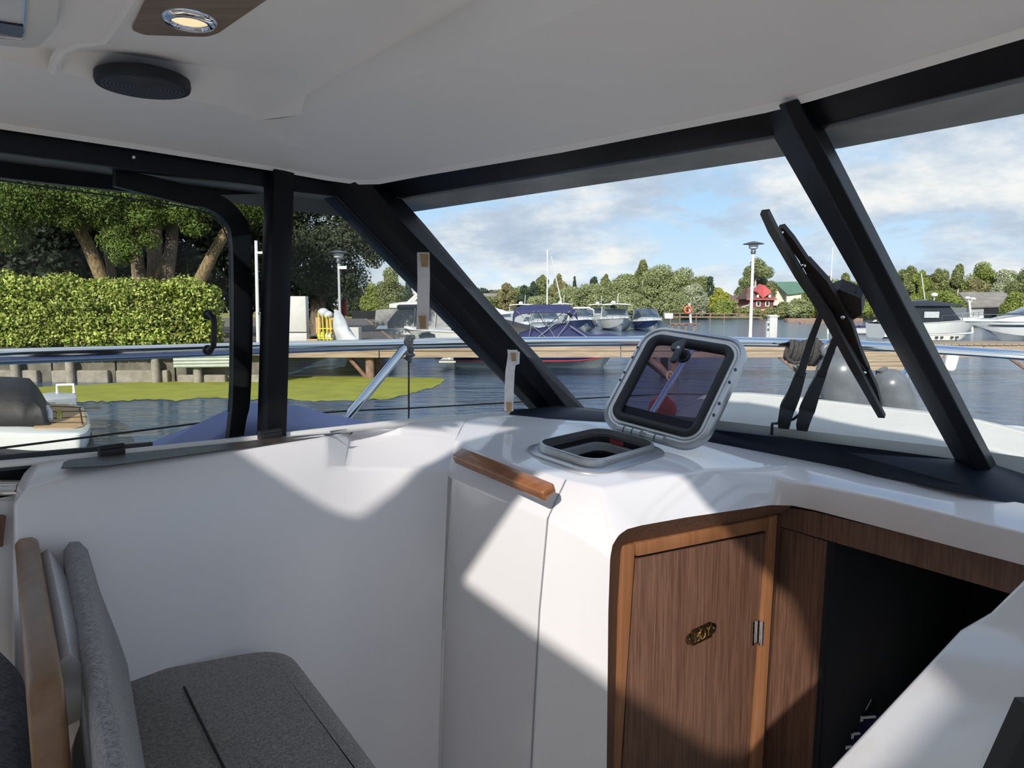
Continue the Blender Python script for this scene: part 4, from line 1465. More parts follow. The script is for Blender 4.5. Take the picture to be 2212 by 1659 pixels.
# fenders behind the canvas
for lab, (px, py, Y), r, ln in (('big grey inflatable fender with an eye hung from the rail', (1802, 752, 2.80), .095, .26), ('grey fender lying beside the big one behind the canvas', (1905, 795, 2.78), .068, .20)):
    tpnt = P(px, py, Y)
    t = thing('fender', lab, 'fender', tpnt - Z3 * (ln + .06))
    ax = Vector((.30, -.06, -1)).normalized()
    if r < .09:
        ax = Vector((.45, -.05, -.9)).normalized()
    R_ = ax.to_track_quat('Z', 'Y').to_matrix()
    prof = [(.012, 0), (.02, .004)] + [(r * math.sin(a), .012 + r * .95 * (1 - math.cos(a))) for a in np.linspace(.25, math.pi / 2, 9)] + [(r * 1.01, ln * .6), (r, ln)]
    MB().lathe(prof, tpnt, 36, R_).build('body', FENDM, t, smooth=60)
    if r > .09:
        e0 = P(1785, 757, 2.79)
        MB().tube([e0 + Vector((.016 * math.cos(a), -.012, .020 * math.sin(a))) for a in np.linspace(0, 2 * math.pi, 18)[:-1]], .012, 10, closed=True).build('eye', FENDM, t, smooth=60)
# rope bundle
rb = thing('rope_coil', 'dark braided mooring rope wound round the bow rail', 'rope', P(1745, 785, 2.95))
m_ = MB()
for i in range(11):
    c_ = P(1704 + i * 8.6, 750 + i * .7 + 3 * math.sin(i), 2.99)
    rr2 = .046 + .008 * math.sin(i * 1.3)
    m_.tube([c_ + Vector((.012 * math.sin(a + .5), rr2 * math.cos(a) * .8, rr2 * math.sin(a) * (1 if i > 2 else .8) - .012)) for a in np.linspace(0, 2 * math.pi, 18)[:-1]], .0088, 8, closed=True)
m_.build('windings', ROPED, rb)
m_ = MB()
m_.tube([P(1700, 752, 2.93), P(1697, 762, 2.93), P(1702, 775, 2.93), P(1712, 783, 2.93), P(1725, 784, 2.93), P(1737, 778, 2.93), P(1742, 762, 2.93)], .007, 8)
m_.tube([P(1790, 745, 2.92), P(1780, 752, 2.88), P(1783, 760, 2.80), P(1776, 764, 2.79), P(1772, 756, 2.82), P(1790, 741, 2.9), P(1812, 738, 2.94)], .0075, 8)
m_.build('loop', ROPED, rb)

# wiper
wi = thing('windscreen_wiper', 'black pantograph windscreen wiper resting on the port windscreen', 'wiper', WS.at(1715, 935, .04))


def wp_(x, y, o=.04):
    return WS.at(x, y, o)


def flat(pts, wpx, o0, th, name, mat=RUBBER):
    """flat tapering bar along pixel-laid points on the outside of the glass"""
    ctr = [wp_(x, y, o0) for x, y in pts]
    rings_ = []
    for i, c_ in enumerate(ctr):
        d = (ctr[min(i + 1, len(ctr) - 1)] - ctr[max(i - 1, 0)]).normalized()
        sx_ = d.cross(WS.n).normalized()
        w = wpx[i] / FPX * (c_ - EYE).length * .5
        rings_.append([c_ - sx_ * w, c_ + sx_ * w, c_ + sx_ * w + WS.n * th, c_ - sx_ * w + WS.n * th])
    MB().loft(rings_).build(name, mat, wi, smooth=0)


flat([(1650, 462), (1668, 500), (1727, 600), (1785, 685), (1842, 790), (1904, 903)], [16, 18, 18, 18, 18, 12], .010, .012, 'blade_rubber')
flat([(1652, 466), (1668, 500), (1727, 600), (1785, 685), (1842, 790), (1902, 896)], [4, 5, 5, 5, 5, 4], .024, .006, 'blade_spine', GREYP)
flat([(1686, 494), (1705, 520), (1737, 566)], [12, 17, 15], .030, .012, 'claw')
flat([(1737, 566), (1770, 610), (1795, 655), (1812, 690)], [18, 30, 34, 26], .034, .014, 'bridge')
flat([(1798, 660), (1822, 700), (1845, 760), (1868, 800)], [28, 30, 24, 14], .034, .014, 'bridge')
flat([(1868, 800), (1885, 840), (1900, 880)], [14, 16, 8], .030, .012, 'claw')
flat([(1745, 590), (1760, 625), (1773, 655)], [7, 8, 6], .026, .01, 'link')
flat([(1832, 745), (1850, 780), (1868, 805)], [7, 8, 6], .026, .01, 'link')
flat([(1778, 668), (1752, 735), (1727, 815)], [10, 13, 15], .055, .012, 'arm')
flat([(1727, 815), (1712, 860), (1700, 885)], [20, 26, 30], .052, .020, 'arm_base')
flat([(1700, 885), (1693, 915), (1691, 940)], [28, 24, 16], .046, .028, 'arm_knuckle', GREYP)
flat([(1820, 690), (1802, 740), (1773, 815)], [10, 13, 15], .058, .012, 'arm')
flat([(1773, 815), (1757, 850), (1742, 890)], [18, 24, 30], .054, .020, 'arm_base')
flat([(1742, 890), (1733, 920), (1731, 945)], [28, 24, 16], .046, .028, 'arm_knuckle', GREYP)
flat([(1790, 645), (1815, 638), (1838, 648), (1836, 672), (1815, 690), (1800, 690)], [22, 36, 40, 44, 34, 18], .050, .03, 'head')
flat([(1836, 668), (1842, 645), (1844, 630)], [10, 12, 10], .060, .02, 'head_lever')
for x, y in ((1690, 497), (1738, 569), (1772, 643), (1822, 680), (1831, 752), (1869, 800)):
    MB().lathe([(.005, 0), (.004, .004)], wp_(x, y, .030) - WS.n * .006, 8, (-WS.n).to_track_quat('Z', 'Y').to_matrix()).build('rivet', STEEL, wi)
MB().tube([wp_(1667, 938, .03), wp_(1668, 915, .03), wp_(1690, 914, .05), (wp_(1715, 905, .06)), wp_(1740, 885, .07), wp_(1758, 852, .075)], .0045, 8).build('washer_hose', GREYP, wi)

# ================================================================== harbour
wtr = MB()
wtr.add([(-400, -150, 0), (400, -150, 0), (400, 420, 0), (-400, 420, 0)], [(0, 1, 2, 3)])
o = wtr.build('water', WATER, smooth=0)
tag(o, 'rippled dark blue harbour water', 'water', None, 'stuff')
# land: far shore and the quay ground at the left
gm = MB()
shore = [(-140, 76, .2), (-40, 78, .2), (-14, 84, .2), (-2, 118, .2), (8, 124, .2), (40, 128, .2), (60, 122, .2), (84, 112, .2), (140, 92, .2)]
b1_ = [(x, y + 3, .9) for x, y, z in shore]
b2_ = [(x, y + 24, 1.3) for x, y, z in shore]
b3_ = [(x * 2.2, 400, 3.0) for x, y, z in shore]
gm.grid([[Vector((x, y - .5, -.3)) for x, y, z in shore], [Vector(p) for p in b1_], [Vector(p) for p in b2_], [Vector(p) for p in b3_]])
o = gm.build('ground', GRASS, smooth=60)
tag(o, 'grassy far shore of the harbour', None, None, 'structure')
qg = MB()
qg.prism([Vector(p) for p in ((-70, 19.35, .80), (-7.3, 19.9, .80), (-7.3, 21.5, .80), (-13.6, 82, .80), (-140, 82, .80))], (0, 0, .06))
o = qg.build('quay_ground', SOIL, smooth=0)
tag(o, 'bare earth bank behind the concrete quay', None, None, 'structure')

# duckweed
dw = MB()
near = [(-400, 872), (60, 876), (140, 872), (190, 866), (250, 868), (310, 862), (380, 866), (440, 858), (520, 862), (600, 862), (680, 866), (760, 864), (830, 862), (890, 850), (940, 836), (962, 822)]
farw = [(-400, 842), (60, 838), (140, 834), (190, 832), (250, 828), (310, 826), (380, 823), (440, 820), (520, 817), (600, 815), (680, 814), (760, 814), (830, 815), (890, 816), (940, 817), (964, 819)]
nn_ = []
ff_ = []
for i in range(len(near) - 1):
    for k_ in range(6):
        t = k_ / 6
        x = near[i][0] * (1 - t) + near[i + 1][0] * t
        nn_.append(ATZ(x, near[i][1] * (1 - t) + near[i + 1][1] * t + random.uniform(-2.2, 2.2), .006))
        x2 = farw[i][0] * (1 - t) + farw[i + 1][0] * t
        ff_.append(ATZ(x2, farw[i][1] * (1 - t) + farw[i + 1][1] * t - 1, .006))
dw.strip(nn_, ff_)
o = dw.build('duckweed', WEED, smooth=0)
tag(o, 'bright green duckweed floating along the quay', 'duckweed', None, 'stuff')

# quay wall
qw = struct('wall_quay', 'weathered concrete quay wall with coping stones', Vector((-11, 19.2, 0)))


def qx(px, Y=19.2):
    return (px - 1106) / FPX * Y / CP


joints = [-330, -120, 112, 250, 378, 500, 610]
for a, b in zip(joints[:-1], joints[1:]):
    x0, x1 = qx(a) + .02, qx(b) - .02
    MB().bx(x0, x1, 19.25, 19.6, -.4, .72).build('concrete_panel', CONC, qw, smooth=0, bevel=.02)
    if b < 380:
        MB().bx(x0 + .05, x1 - (.12 if b > 200 else .3), 19.08, 19.3, -.4, .30 + random.uniform(-.02, .03)).build('concrete_ledge', CONCL, qw, smooth=0, bevel=.04)
    else:
        MB().bx(x0 + .1, x1 - .1, 19.08, 19.3, -.4, .20).build('concrete_ledge', CONCL, qw, smooth=0, bevel=.04)
for px in (46, 163, 346, 435):
    MB().lathe([(.11, -.4), (.11, .56), (.09, .62), (.04, .64)], (qx(px), 19.0, 0), 14).build('pile', CONCL, qw)
cop = None
for i in range(56):
    x = qx(-330) + i * .24
    if x > qx(610):
        break
    if cop is None:
        cop = MB().bx(-.112, .112, -.25, .25, 0, .16).build('coping_stone', CONCL, qw, local=True, smooth=0, bevel=.015)
        c_ = cop
    else:
        c_ = cop.copy()
        COL.objects.link(c_)
    c_.location = Vector((x, 19.1 + random.uniform(-.01, .01), .74 + random.uniform(-.006, .006))) - WLOC(qw)
    c_.parent = qw
sh = thing('corrugated_sheet', 'pale corrugated metal sheet fixed under the quay edge', 'sheet', Vector((qx(440), 18.95, .45)))
m_ = MB()
x0, x1 = qx(382, 18.9), qx(506, 18.9)
for k_ in range(4):
    m_.tube([Vector((x0, 18.8, .46 + k_ * .085)), Vector((x1, 18.8, .48 + k_ * .085))], .045, 8)
m_.build('ribs', M('pale_green_metal', (.38, .42, .36), .5, var=.1), sh)

# hedge
hd_ = thing('hedge', 'clipped leafy green hedge on the quay', 'hedge', Vector((qx(170, 20.8), 20.8, .86)))
cs, rs = [], []
for px in range(-140, 476, 26):
    for zz_ in (1.15, 1.6, 2.05, 2.45):
        cs.append((qx(px + random.uniform(-8, 8), 20.7), 20.7 + random.uniform(-.12, .12), zz_ + random.uniform(-.1, .1) + (.10 if zz_ > 2.3 and px < 430 else 0)))
        rs.append((.36, .42, .30))
cs.append((qx(40, 20.7), 20.7, 2.86))
rs.append((.22, .22, .2))
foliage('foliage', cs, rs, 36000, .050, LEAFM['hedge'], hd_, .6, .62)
foliage('bright_leaves', [(a, b - .1, c + .05) for a, b, c in cs], rs, 14000, .045, LEAFM['hedge2'], hd_, .9, .62)  # yellower outer leaves, brightened in colour for sunlit highlights
MB().bx(qx(-150, 20.8), qx(455, 20.8), 20.65, 20.95, .86, 2.45).build('dark_core', M('hedge_core', (.03, .035, .012), .95), hd_)  # solid dark box added to stop the view through the hedge

# trees behind the hedge
GT = 'trees behind the hedge'


def trunk(mb, pts, n=10):
    mb.tube([P(x, y, Y) for x, y, Y, r in pts], [r for *_, r in pts], n)


specs = [
    ('tree trunk leaning left with orange lichen behind the hedge', ((232, 720, 25, .27), (225, 612, 25, .24), (190, 530, 24.6, .21), (152, 458, 24.2, .19), (130, 400, 24, .12)), LICHEN),
    ('slim bare tree stem behind the leaning lichen trunk', ((252, 720, 26.5, .17), (243, 600, 26.5, .15), (228, 520, 26.5, .13), (224, 380, 26.5, .12)), BARK),
    ('straight tall grey tree trunk behind the hedge', ((308, 720, 25, .23), (304, 610, 25, .21), (288, 490, 25, .19), (276, 380, 25, .17), (270, 300, 25, .15)), BARK),
    ('thin mossy stem beside the straight grey trunk', ((296, 720, 25.4, .13), (294, 610, 25.4, .12), (286, 540, 25.4, .10), (280, 480, 25.5, .08)), LICHEN),
    ('thin yellow lichened stem leaning right behind the hedge', ((325, 720, 25.2, .15), (338, 610, 25.2, .13), (366, 535, 25.2, .10), (375, 480, 25.2, .08)), LICHEN),
    ('thick forked tree trunk behind the hedge', ((350, 720, 25, .24), (360, 610, 25, .22), (372, 520, 25, .20), (374, 440, 25, .18), (368, 360, 25, .15)), BARK),
    ('tree trunk leaning strongly right behind the hedge end', ((395, 720, 25.5, .24), (430, 608, 25.5, .22), (462, 545, 25.3, .19), (498, 482, 25, .17), (545, 420, 25, .12)), LICHEN)]
clumps = [
    [(20, 430, 23.0, 1.1), (90, 430, 23.2, 1.0), (150, 415, 23.5, .9), (60, 390, 23.0, 1.2), (120, 380, 23.4, 1.0), (10, 500, 23.6, .8), (150, 475, 23.4, .45)],
    [(215, 430, 23.5, .8), (235, 395, 23.8, .8), (190, 400, 23.6, .7), (210, 470, 24, .5)],
    [(250, 520, 23.4, .55), (268, 545, 23.2, .50), (240, 470, 23.8, .5), (310, 470, 24, .6), (300, 410, 24, .8), (320, 520, 24.0, .4)],
    [(255, 560, 23.4, .25), (262, 500, 23.6, .3)],
    [(345, 470, 24.6, .5), (345, 420, 24.6, .6)],
    [(400, 450, 24.3, .7), (440, 440, 24.3, .6), (420, 490, 24.3, .45), (380, 400, 24.3, .9)],
    [(470, 440, 24.8, .6), (500, 460, 24.6, .5), (520, 420, 24.6, .8), (450, 400, 24.6, .9), (560, 450, 25.2, .7)]]
for (lab, pts, mt_), cl_ in zip(specs, clumps):
    x, y, Y, r = pts[0]
    t = thing('tree', lab, 'tree', P(x, 752, Y), 0, GT)
    m_ = MB()
    trunk(m_, pts)
    m_.build('trunk', mt_, t, smooth=60)
    foliage('foliage', [P(a, b, c) for a, b, c, d in cl_], [(d, d, d * .8) for *_, d in cl_], int(4400 * sum(d ** 2 for *_, d in cl_)) + 500, .050, LEAFM['canopy'], t, .35, .42)
# unseen high crown, added above the frame to shade the trunks
t = thing('tree', 'unseen spreading crown added to shade the hedge trees', 'tree', P(330, 752, 28), 0, GT)
MB().tube([P(330, 752, 28), P(335, 500, 28), P(330, 300, 28)], [.3, .25, .2], 10).build('trunk', BARK, t)
foliage('foliage', [P(x, y, Y) for x, y, Y in ((-60, 330, 25), (80, 300, 25), (220, 310, 25), (350, 300, 25), (480, 310, 26), (600, 330, 27))], [(1.6, 1.5, 1.0)] * 6, 16000, .075, LEAFM['canopy'], t, .4, .45)
t = thing('thicket', 'dense thicket, leaves coloured dark for shade, filling the gap behind the tree trunks', 'thicket', P(220, 752, 31))
foliage('foliage', [P(x, y, 31 + random.uniform(-1, 2)) for x in range(-160, 600, 62) for y in (420, 490, 560, 630)], [(1.2, 1.0, 1.0)] * (len(range(-160, 600, 62)) * 4), 60000, .13, LEAFM['dark'], t, .2, .55)  # shade behind the trunks is put into the leaf colour
t = thing('lime_tree', 'big tree with shade-darkened leaf colour hanging over the walkway', 'tree', P(690, 745, 30))
MB().tube([P(690, 745, 30), P(685, 600, 30), P(690, 480, 30)], [.35, .3, .2], 10).build('trunk', BARK, t)
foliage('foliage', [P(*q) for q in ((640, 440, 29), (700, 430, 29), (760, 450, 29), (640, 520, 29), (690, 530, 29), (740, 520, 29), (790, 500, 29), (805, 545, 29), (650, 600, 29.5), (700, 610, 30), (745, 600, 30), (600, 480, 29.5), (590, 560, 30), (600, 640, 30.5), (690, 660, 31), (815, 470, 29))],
        [(1.0, 1.0, .9)] * 7 + [(.55, .5, .65)] + [(1.0, 1.0, .9)] * 7 + [(.6, .6, .5)], 44000, .072, LEAFM['shade'], t, .3, .45)  # leaf colour darkened to carry the shadow on this tree
MB().bx(qx(372, 36), qx(405, 36), 35.8, 37, .86, P(388, 535, 36).z).build('x', M('pale_wall', (.55, .62, .66), .8), None)
bpy.data.objects['x'].name = 'garden_house'
tag(bpy.data.objects['garden_house'], 'pale garden house glimpsed between the tree trunks', 'house')

# quay-side furniture
GROUNDZ = 1.0                              # jetty boards; the earth bank behind lies lower


def gz(px, Y, z=None):
    z = z if z is not None else (GROUNDZ if Y < 21.5 else .855)
    return Vector(((px - 1106) / FPX * Y / CP, Y, z))


t = thing('lamp_post', 'thin white pole with a security camera behind the window post', 'pole', gz(561, 22))
b_ = gz(561, 22)
MB().tube([b_, P(553, 520, 22)], [.055, .045], 10).build('pole', POLEW, t)
q = P(558, 546, 21.9)
MB().box(q + Vector((.06, 0, 0)), (.20, .10, .07)).build('camera', WHITEP, t, bevel=.01)


def lamp(name, label, base, top, hood_r, pm, extra=False):
    t = thing(name, label, 'lamp', base)
    h = top.z - base.z
    MB().tube([base, base + Vector((0, 0, h * .1)), base + Vector((0, 0, h - hood_r * 1.1))], [.06, .045, .04], 10).build('pole', pm, t)
    zc = top.z - hood_r * 1.1
    k = hood_r
    MB().lathe([(k * .22, -.10 * k), (k * .25, .1 * k), (k * .18, .3 * k)], (base.x, base.y, zc), 14).build('collar', LAMPC, t)
    MB().lathe([(k * .20, .3 * k), (k * .42, .42 * k), (k * .46, .75 * k), (k * .36, .85 * k)], (base.x, base.y, zc), 16).build('globe', LAMPG, t)
    MB().lathe([(k, .82 * k), (k * .96, .86 * k), (k * .5, 1.0 * k), (k * .08, 1.1 * k)], (base.x, base.y, zc), 20).build('hood', LAMPC, t)
    return t


bl = gz(738, 24)
t = lamp('street_lamp', 'grey street lamp under the shaded tree by the walkway', bl, Vector((bl.x - .05, 24, P(733, 540, 24).z)), .36, POLE)
MB().box(P(740, 578, 23.9), (.28, .1, .1)).build('camera', POLE, t)
bl = gz(748, 32)
lamp('street_lamp', 'second grey street lamp farther along the walkway', bl, Vector((bl.x, 32, P(744, 585, 32).z)), .32, POLE)
# green bin
t = thing('wheelie_bin', 'green wheelie bin beside the window post', 'bin', gz(588, 21.2))
c_ = gz(588, 21.2)
MB().loft([[c_ + Vector((x * .17, y * .2, .06)) for x, y in ((-1, -1), (1, -1), (1, 1), (-1, 1))], [c_ + Vector((x * .22, y * .25, .80)) for x, y in ((-1, -1), (1, -1), (1, 1), (-1, 1))]]).build('body', BIN, t)
MB().box(c_ + Vector((0, 0, .84)), (.50, .56, .07)).build('lid', BIN, t, bevel=.01)
for sx in (-1, 1):
    MB().tube([c_ + Vector((sx * .16, .2, .07)), c_ + Vector((sx * .2, .2, .07))], .07, 12).build('wheel', RUBBER, t)
# grey cabinet
t = thing('electric_cabinet', 'tall pale grey electric cabinet on the quay', 'cabinet', gz(648, 20.9))
c_ = gz(648, 20.9)
MB().bx(c_.x - .30, c_.x + .27, 20.8, 21.1, GROUNDZ + .30, P(648, 640, 20.9).z).build('body', CAB, t, bevel=.01)
MB().bx(c_.x - .30, c_.x + .28, 20.78, 21.1, GROUNDZ, GROUNDZ + .27).build('plinth', CAB, t, bevel=.02)
# trolley with sacks
t = thing('hand_trolley', 'yellow barred trolley loaded with cardboard and sacks', 'trolley', gz(705, 20.8))
c_ = gz(705, 20.8)
MB().bx(c_.x - .28, c_.x - .10, 20.85, 21.2, GROUNDZ + .25, GROUNDZ + .72).build('carton', CARD, t)
MB().bx(c_.x + .06, c_.x + .25, 20.85, 21.2, GROUNDZ + .25, GROUNDZ + .72).build('carton', CARD, t)
for i, x in enumerate((-.14, -.02, .09, .19)):
    MB().tube([c_ + Vector((x, -.08, .05)), c_ + Vector((x - .02, -.08, .86 - .05 * i))], .018, 6).build('bar', YELLOW, t)
for z in (.1, .4):
    MB().tube([c_ + Vector((-.2, -.08, z)), c_ + Vector((.25, -.08, z))], .015, 6).build('bar', YELLOW, t)
for x, z, r, mt_ in ((-.05, .86, .17, PLASTIC), (.08, .80, .15, PLASTIC), (-.1, .18, .16, M('lime_sack', (.45, .52, .08), .7, var=.3, scale=20)), (.1, .16, .16, PLASTIC)):
    MB().lathe([(r * math.sin(a), -r * math.cos(a) * .8) for a in np.linspace(.1, 3.04, 9)], c_ + Vector((x, .08, z)), 12).build('sack', mt_, t, smooth=60)
t = thing('plastic_sheet', 'translucent plastic sheet draped down beside the trolley', 'sheet', gz(735, 20.7))
top_ = [P(x, y, Y) for x, y, Y in ((722, 668, 20.9), (734, 672, 20.9), (746, 690, 20.9), (752, 705, 20.9))]
bot_ = [P(x, y, Y) for x, y, Y in ((728, 738, 20.6), (744, 742, 20.5), (764, 745, 20.4), (790, 747, 20.3))]
midl = [a * .5 + b * .5 + Vector((-.06 + .02 * i, -.05, -.05)) for i, (a, b) in enumerate(zip(top_, bot_))]
MB().grid([top_, midl, bot_]).build('sheet', PLASTIC, t, smooth=80, solid=.01)
t = thing('fire_board', 'narrow red fire point board on the walkway lamp', 'board', gz(745, 31.5))
MB().bx(gz(748, 31.5).x - .12, gz(748, 31.5).x + .12, 31.4, 31.5, P(745, 682, 31.5).z, P(745, 645, 31.5).z).build('panel', REDS, t, bevel=.03)
MB().tube([gz(742, 31.6), P(742, 650, 31.6)], .03, 6).build('post', POLE, t)
o = MB().bx(gz(668, 20.6).x, gz(690, 20.6).x, 20.5, 20.7, GROUNDZ, GROUNDZ + .10).build('clay_pot', CARD)
o.name = 'brick_pile'
tag(o, 'small reddish heap of bricks at the foot of the cabinet', 'bricks')
o = MB().bx(gz(757, 24).x - .10, gz(757, 24).x + .36, 23.8, 24.3, .93, 1.35).build('power_box', CAB)
tag(o, 'low white power box at the edge of the walkway', 'box')

# jetty along the harbour
jt = thing('jetty', 'weathered plank jetty crossing the harbour on piles', 'jetty', Vector((8, 20.2, 0)))
jx0, jx1 = qx(560, 20), qx(2900, 20)
nb = 9
w_ = (jx1 - jx0) / nb
for i in range(nb):
    a = jx0 + i * w_
    MB().bx(a + .01, a + w_ - .01, 20.0, 20.08, .79, .955).build('fascia_board', PLANK, jt, smooth=0, bevel=.01)
    MB().bx(a + .012, a + w_ - .012, 20.02 + .02 * (i % 2), 20.10 + .02 * (i % 2), .60, .785).build('fascia_board', PLANK, jt, smooth=0, bevel=.01)
brd = None
x = jx0 + .1
while x < jx1:
    if brd is None:
        brd = MB().bx(-.095, .095, 0, 1.5, 0, .04).build('deck_board', PLANK, jt, local=True, smooth=0)
        c_ = brd
    else:
        c_ = brd.copy()
        COL.objects.link(c_)
    c_.location = Vector((x, 19.96, .955 + random.uniform(-.004, .004))) - WLOC(jt)
    c_.parent = jt
    x += .21
for px, y in ((800, 20.3), (1455, 20.2), (2350, 20.3)):
    X = qx(px, y)
    MB().tube([Vector((X, y, -.5)), Vector((X, y, .62))], .13, 12).build('pile', PILE, jt)
    MB().tube([Vector((X - .62, y - .05, .62)), Vector((X - .06, y - .1, -.02))], .055, 6).build('brace', RUST, jt)
    MB().tube([Vector((X - .9, y + 1.2, .62)), Vector((X - .1, y + .2, -.05))], .055, 6).build('brace', PILE, jt)
    MB().tube([Vector((X, y + 1.3, -.5)), Vector((X, y + 1.3, .62))], .12, 10).build('pile', PILE, jt)
MB().tube([Vector((qx(1683, 20), 20.1, .62)), Vector((qx(1732, 20), 20.1, .12))], .05, 6).build('brace', PILE, jt)
MB().tube([Vector((qx(1400, 20), 20.1, .62)), Vector((qx(1450, 20), 20.0, .0))], .07, 6).build('brace', PILE, jt)
MB().tube([Vector((qx(2180, 20), 20.1, .62)), Vector((qx(2240, 20), 20.1, .10))], .06, 6).build('brace', PILE, jt)
pn = thing('pontoon', 'low pontoon of stacked planks moored against the jetty', 'pontoon', Vector((qx(1830, 19.6), 19.7, 0)))
for k_, (z0, z1, a, b) in enumerate(((.52, .64, 1722, 1960), (.40, .515, 1722, 2032), (.28, .395, 1728, 2028))):
    MB().bx(qx(a, 19.6), qx(b, 19.6), 19.55, 19.9, z0, z1).build('plank', PLANK, pn, smooth=0, bevel=.012)
for px in (1728, 1900):
    MB().bx(qx(px, 19.6), qx(px + 8, 19.6), 19.6, 19.85, -.2, .28).build('float', PILE, pn)
t = thing('mooring_ring', 'rope ring hanging on the jetty pile', 'ring', Vector((qx(1447, 19.9), 19.85, -.05)))
c_ = P(1447, 812, 19.6)
MB().tube([c_ + Vector((.085 * math.cos(a), 0, .115 * math.sin(a))) for a in np.linspace(0, 2 * math.pi, 20)[:-1]], .02, 8, closed=True).build('ring', M('tan_rope', (.48, .40, .26), .9), t)
t = thing('power_pedestal', 'white shore power pedestal on the jetty', 'pedestal', Vector((qx(1663, 20.6), 20.6, 1.0)))
c_ = Vector((qx(1663, 20.6), 20.6, 1.0))
MB().bx(c_.x - .10, c_.x + .12, 20.5, 20.75, 1.0, 1.80).build('body', CAB, t, bevel=.02)
MB().bx(c_.x - .19, c_.x - .11, 20.5, 20.6, 1.0, 1.62).build('meter_box', POLE, t)
for z in (1.35, 1.5):
    MB().bx(c_.x - .17, c_.x - .13, 20.47, 20.5, z, z + .06).build('socket', BIN, t)
MB().bx(c_.x - .12, c_.x + .14, 20.48, 20.77, 1.74, 1.78).build('cap', CAB, t, bevel=.01)
bl = Vector((qx(1617, 20.7), 20.7, 1.0))
lamp('street_lamp', 'white harbour lamp post with flat dark hood on the jetty', bl, Vector((bl.x, 20.7, P(1626, 521, 20.7).z)), .30, POLEW)
t = thing('hanging_fender', 'white cylindrical fender hanging off the jetty', 'fender', P(2055, 802, 19.4))
MB().lathe([(.05, -.28), (.12, -.26), (.15, -.18), (.155, .0), (.15, .18), (.11, .25), (.05, .28)], P(2055, 781, 19.4), 20, Matrix.Rotation(.18, 3, 'Y')).build('body', M('fender_white', (.80, .80, .74), .4, var=.05), t, smooth=60)
MB().tube([P(2051, 764, 19.4), P(2050, 745, 19.9)], .012, 6).build('lanyard', ROPEL, t)
t = thing('red_buoy', 'round orange-red buoy hanging over the bow', 'buoy', P(1430, 905, 3.0))
MB().lathe([(.002, -.055)] + [(.058 * math.sin(a), -.058 * math.cos(a)) for a in np.linspace(.3, 2.8, 10)] + [(.012, .062)], P(1431, 884, 2.9), 24).build('ball', BUOYM, t, smooth=60)
MB().tube([P(1434, 862, 2.9), P(1434, 845, 2.9)], .005, 6).build('lanyard', ROPEL, t)

# walkway going away past the boats
wk = struct('floor_walkway', 'long dark plank walkway leading away past the boats', Vector((-6, 40, 0)))
e0 = [P(690, 746, 21.4), P(858, 746, 21.4)]
z_ = .93
W0 = [Vector((qx(690, 21.4), 21.4, z_)), Vector((qx(764, 74), 74, z_))]
W1 = [Vector((qx(860, 21.4), 21.4, z_)), Vector((qx(792, 74), 74, z_))]
MB().prism([W0[0], W1[0], W1[1], W0[1]], (0, 0, -.08)).build('deck', PLANKD, wk, smooth=0)
MB().tube([W1[0] + Z3 * -.05, W1[1] + Z3 * -.05], .09, 6).build('edge_beam', PILE, wk)
for k_ in range(9):
    t_ = .02 + k_ * .09
    p = W1[0].lerp(W1[1], t_)
    MB().bx(p.x + .1, p.x + 4.2, p.y - .15, p.y + .15, .68, .80).build('finger_beam', PLANKD, wk)


# ---- boats
def stations(L, B, hs, hb, full=2.2, rake=.45, n=15, zc0=.10):
    out = []
    for i in range(n):
        t = i / (n - 1)
        tp = max(.012, 1 - max(0, (t - .38) / .62) ** full)
        w = B / 2 * tp * (.90 + .10 * min(1, t / .3))
        zs_ = hs + (hb - hs) * t ** 1.8
        kb = max(0, (t - .55) / .45)
        zc = zc0 + .50 * hb * kb ** 2.2
        wc = w * (.88 - .30 * kb)
        x = -L / 2 + L * t
        xs = x + 0
        xc = x - rake * kb ** 2
        zk = -.28 + (zc + .20) * max(0, (t - .7) / .3) ** 2
        xk = x - rake * 1.9 * kb ** 2
        out.append(dict(t=t, w=w, zs=zs_, wc=wc, zc=zc, xs=xs, xc=xc, zk=zk, xk=xk))
    return out


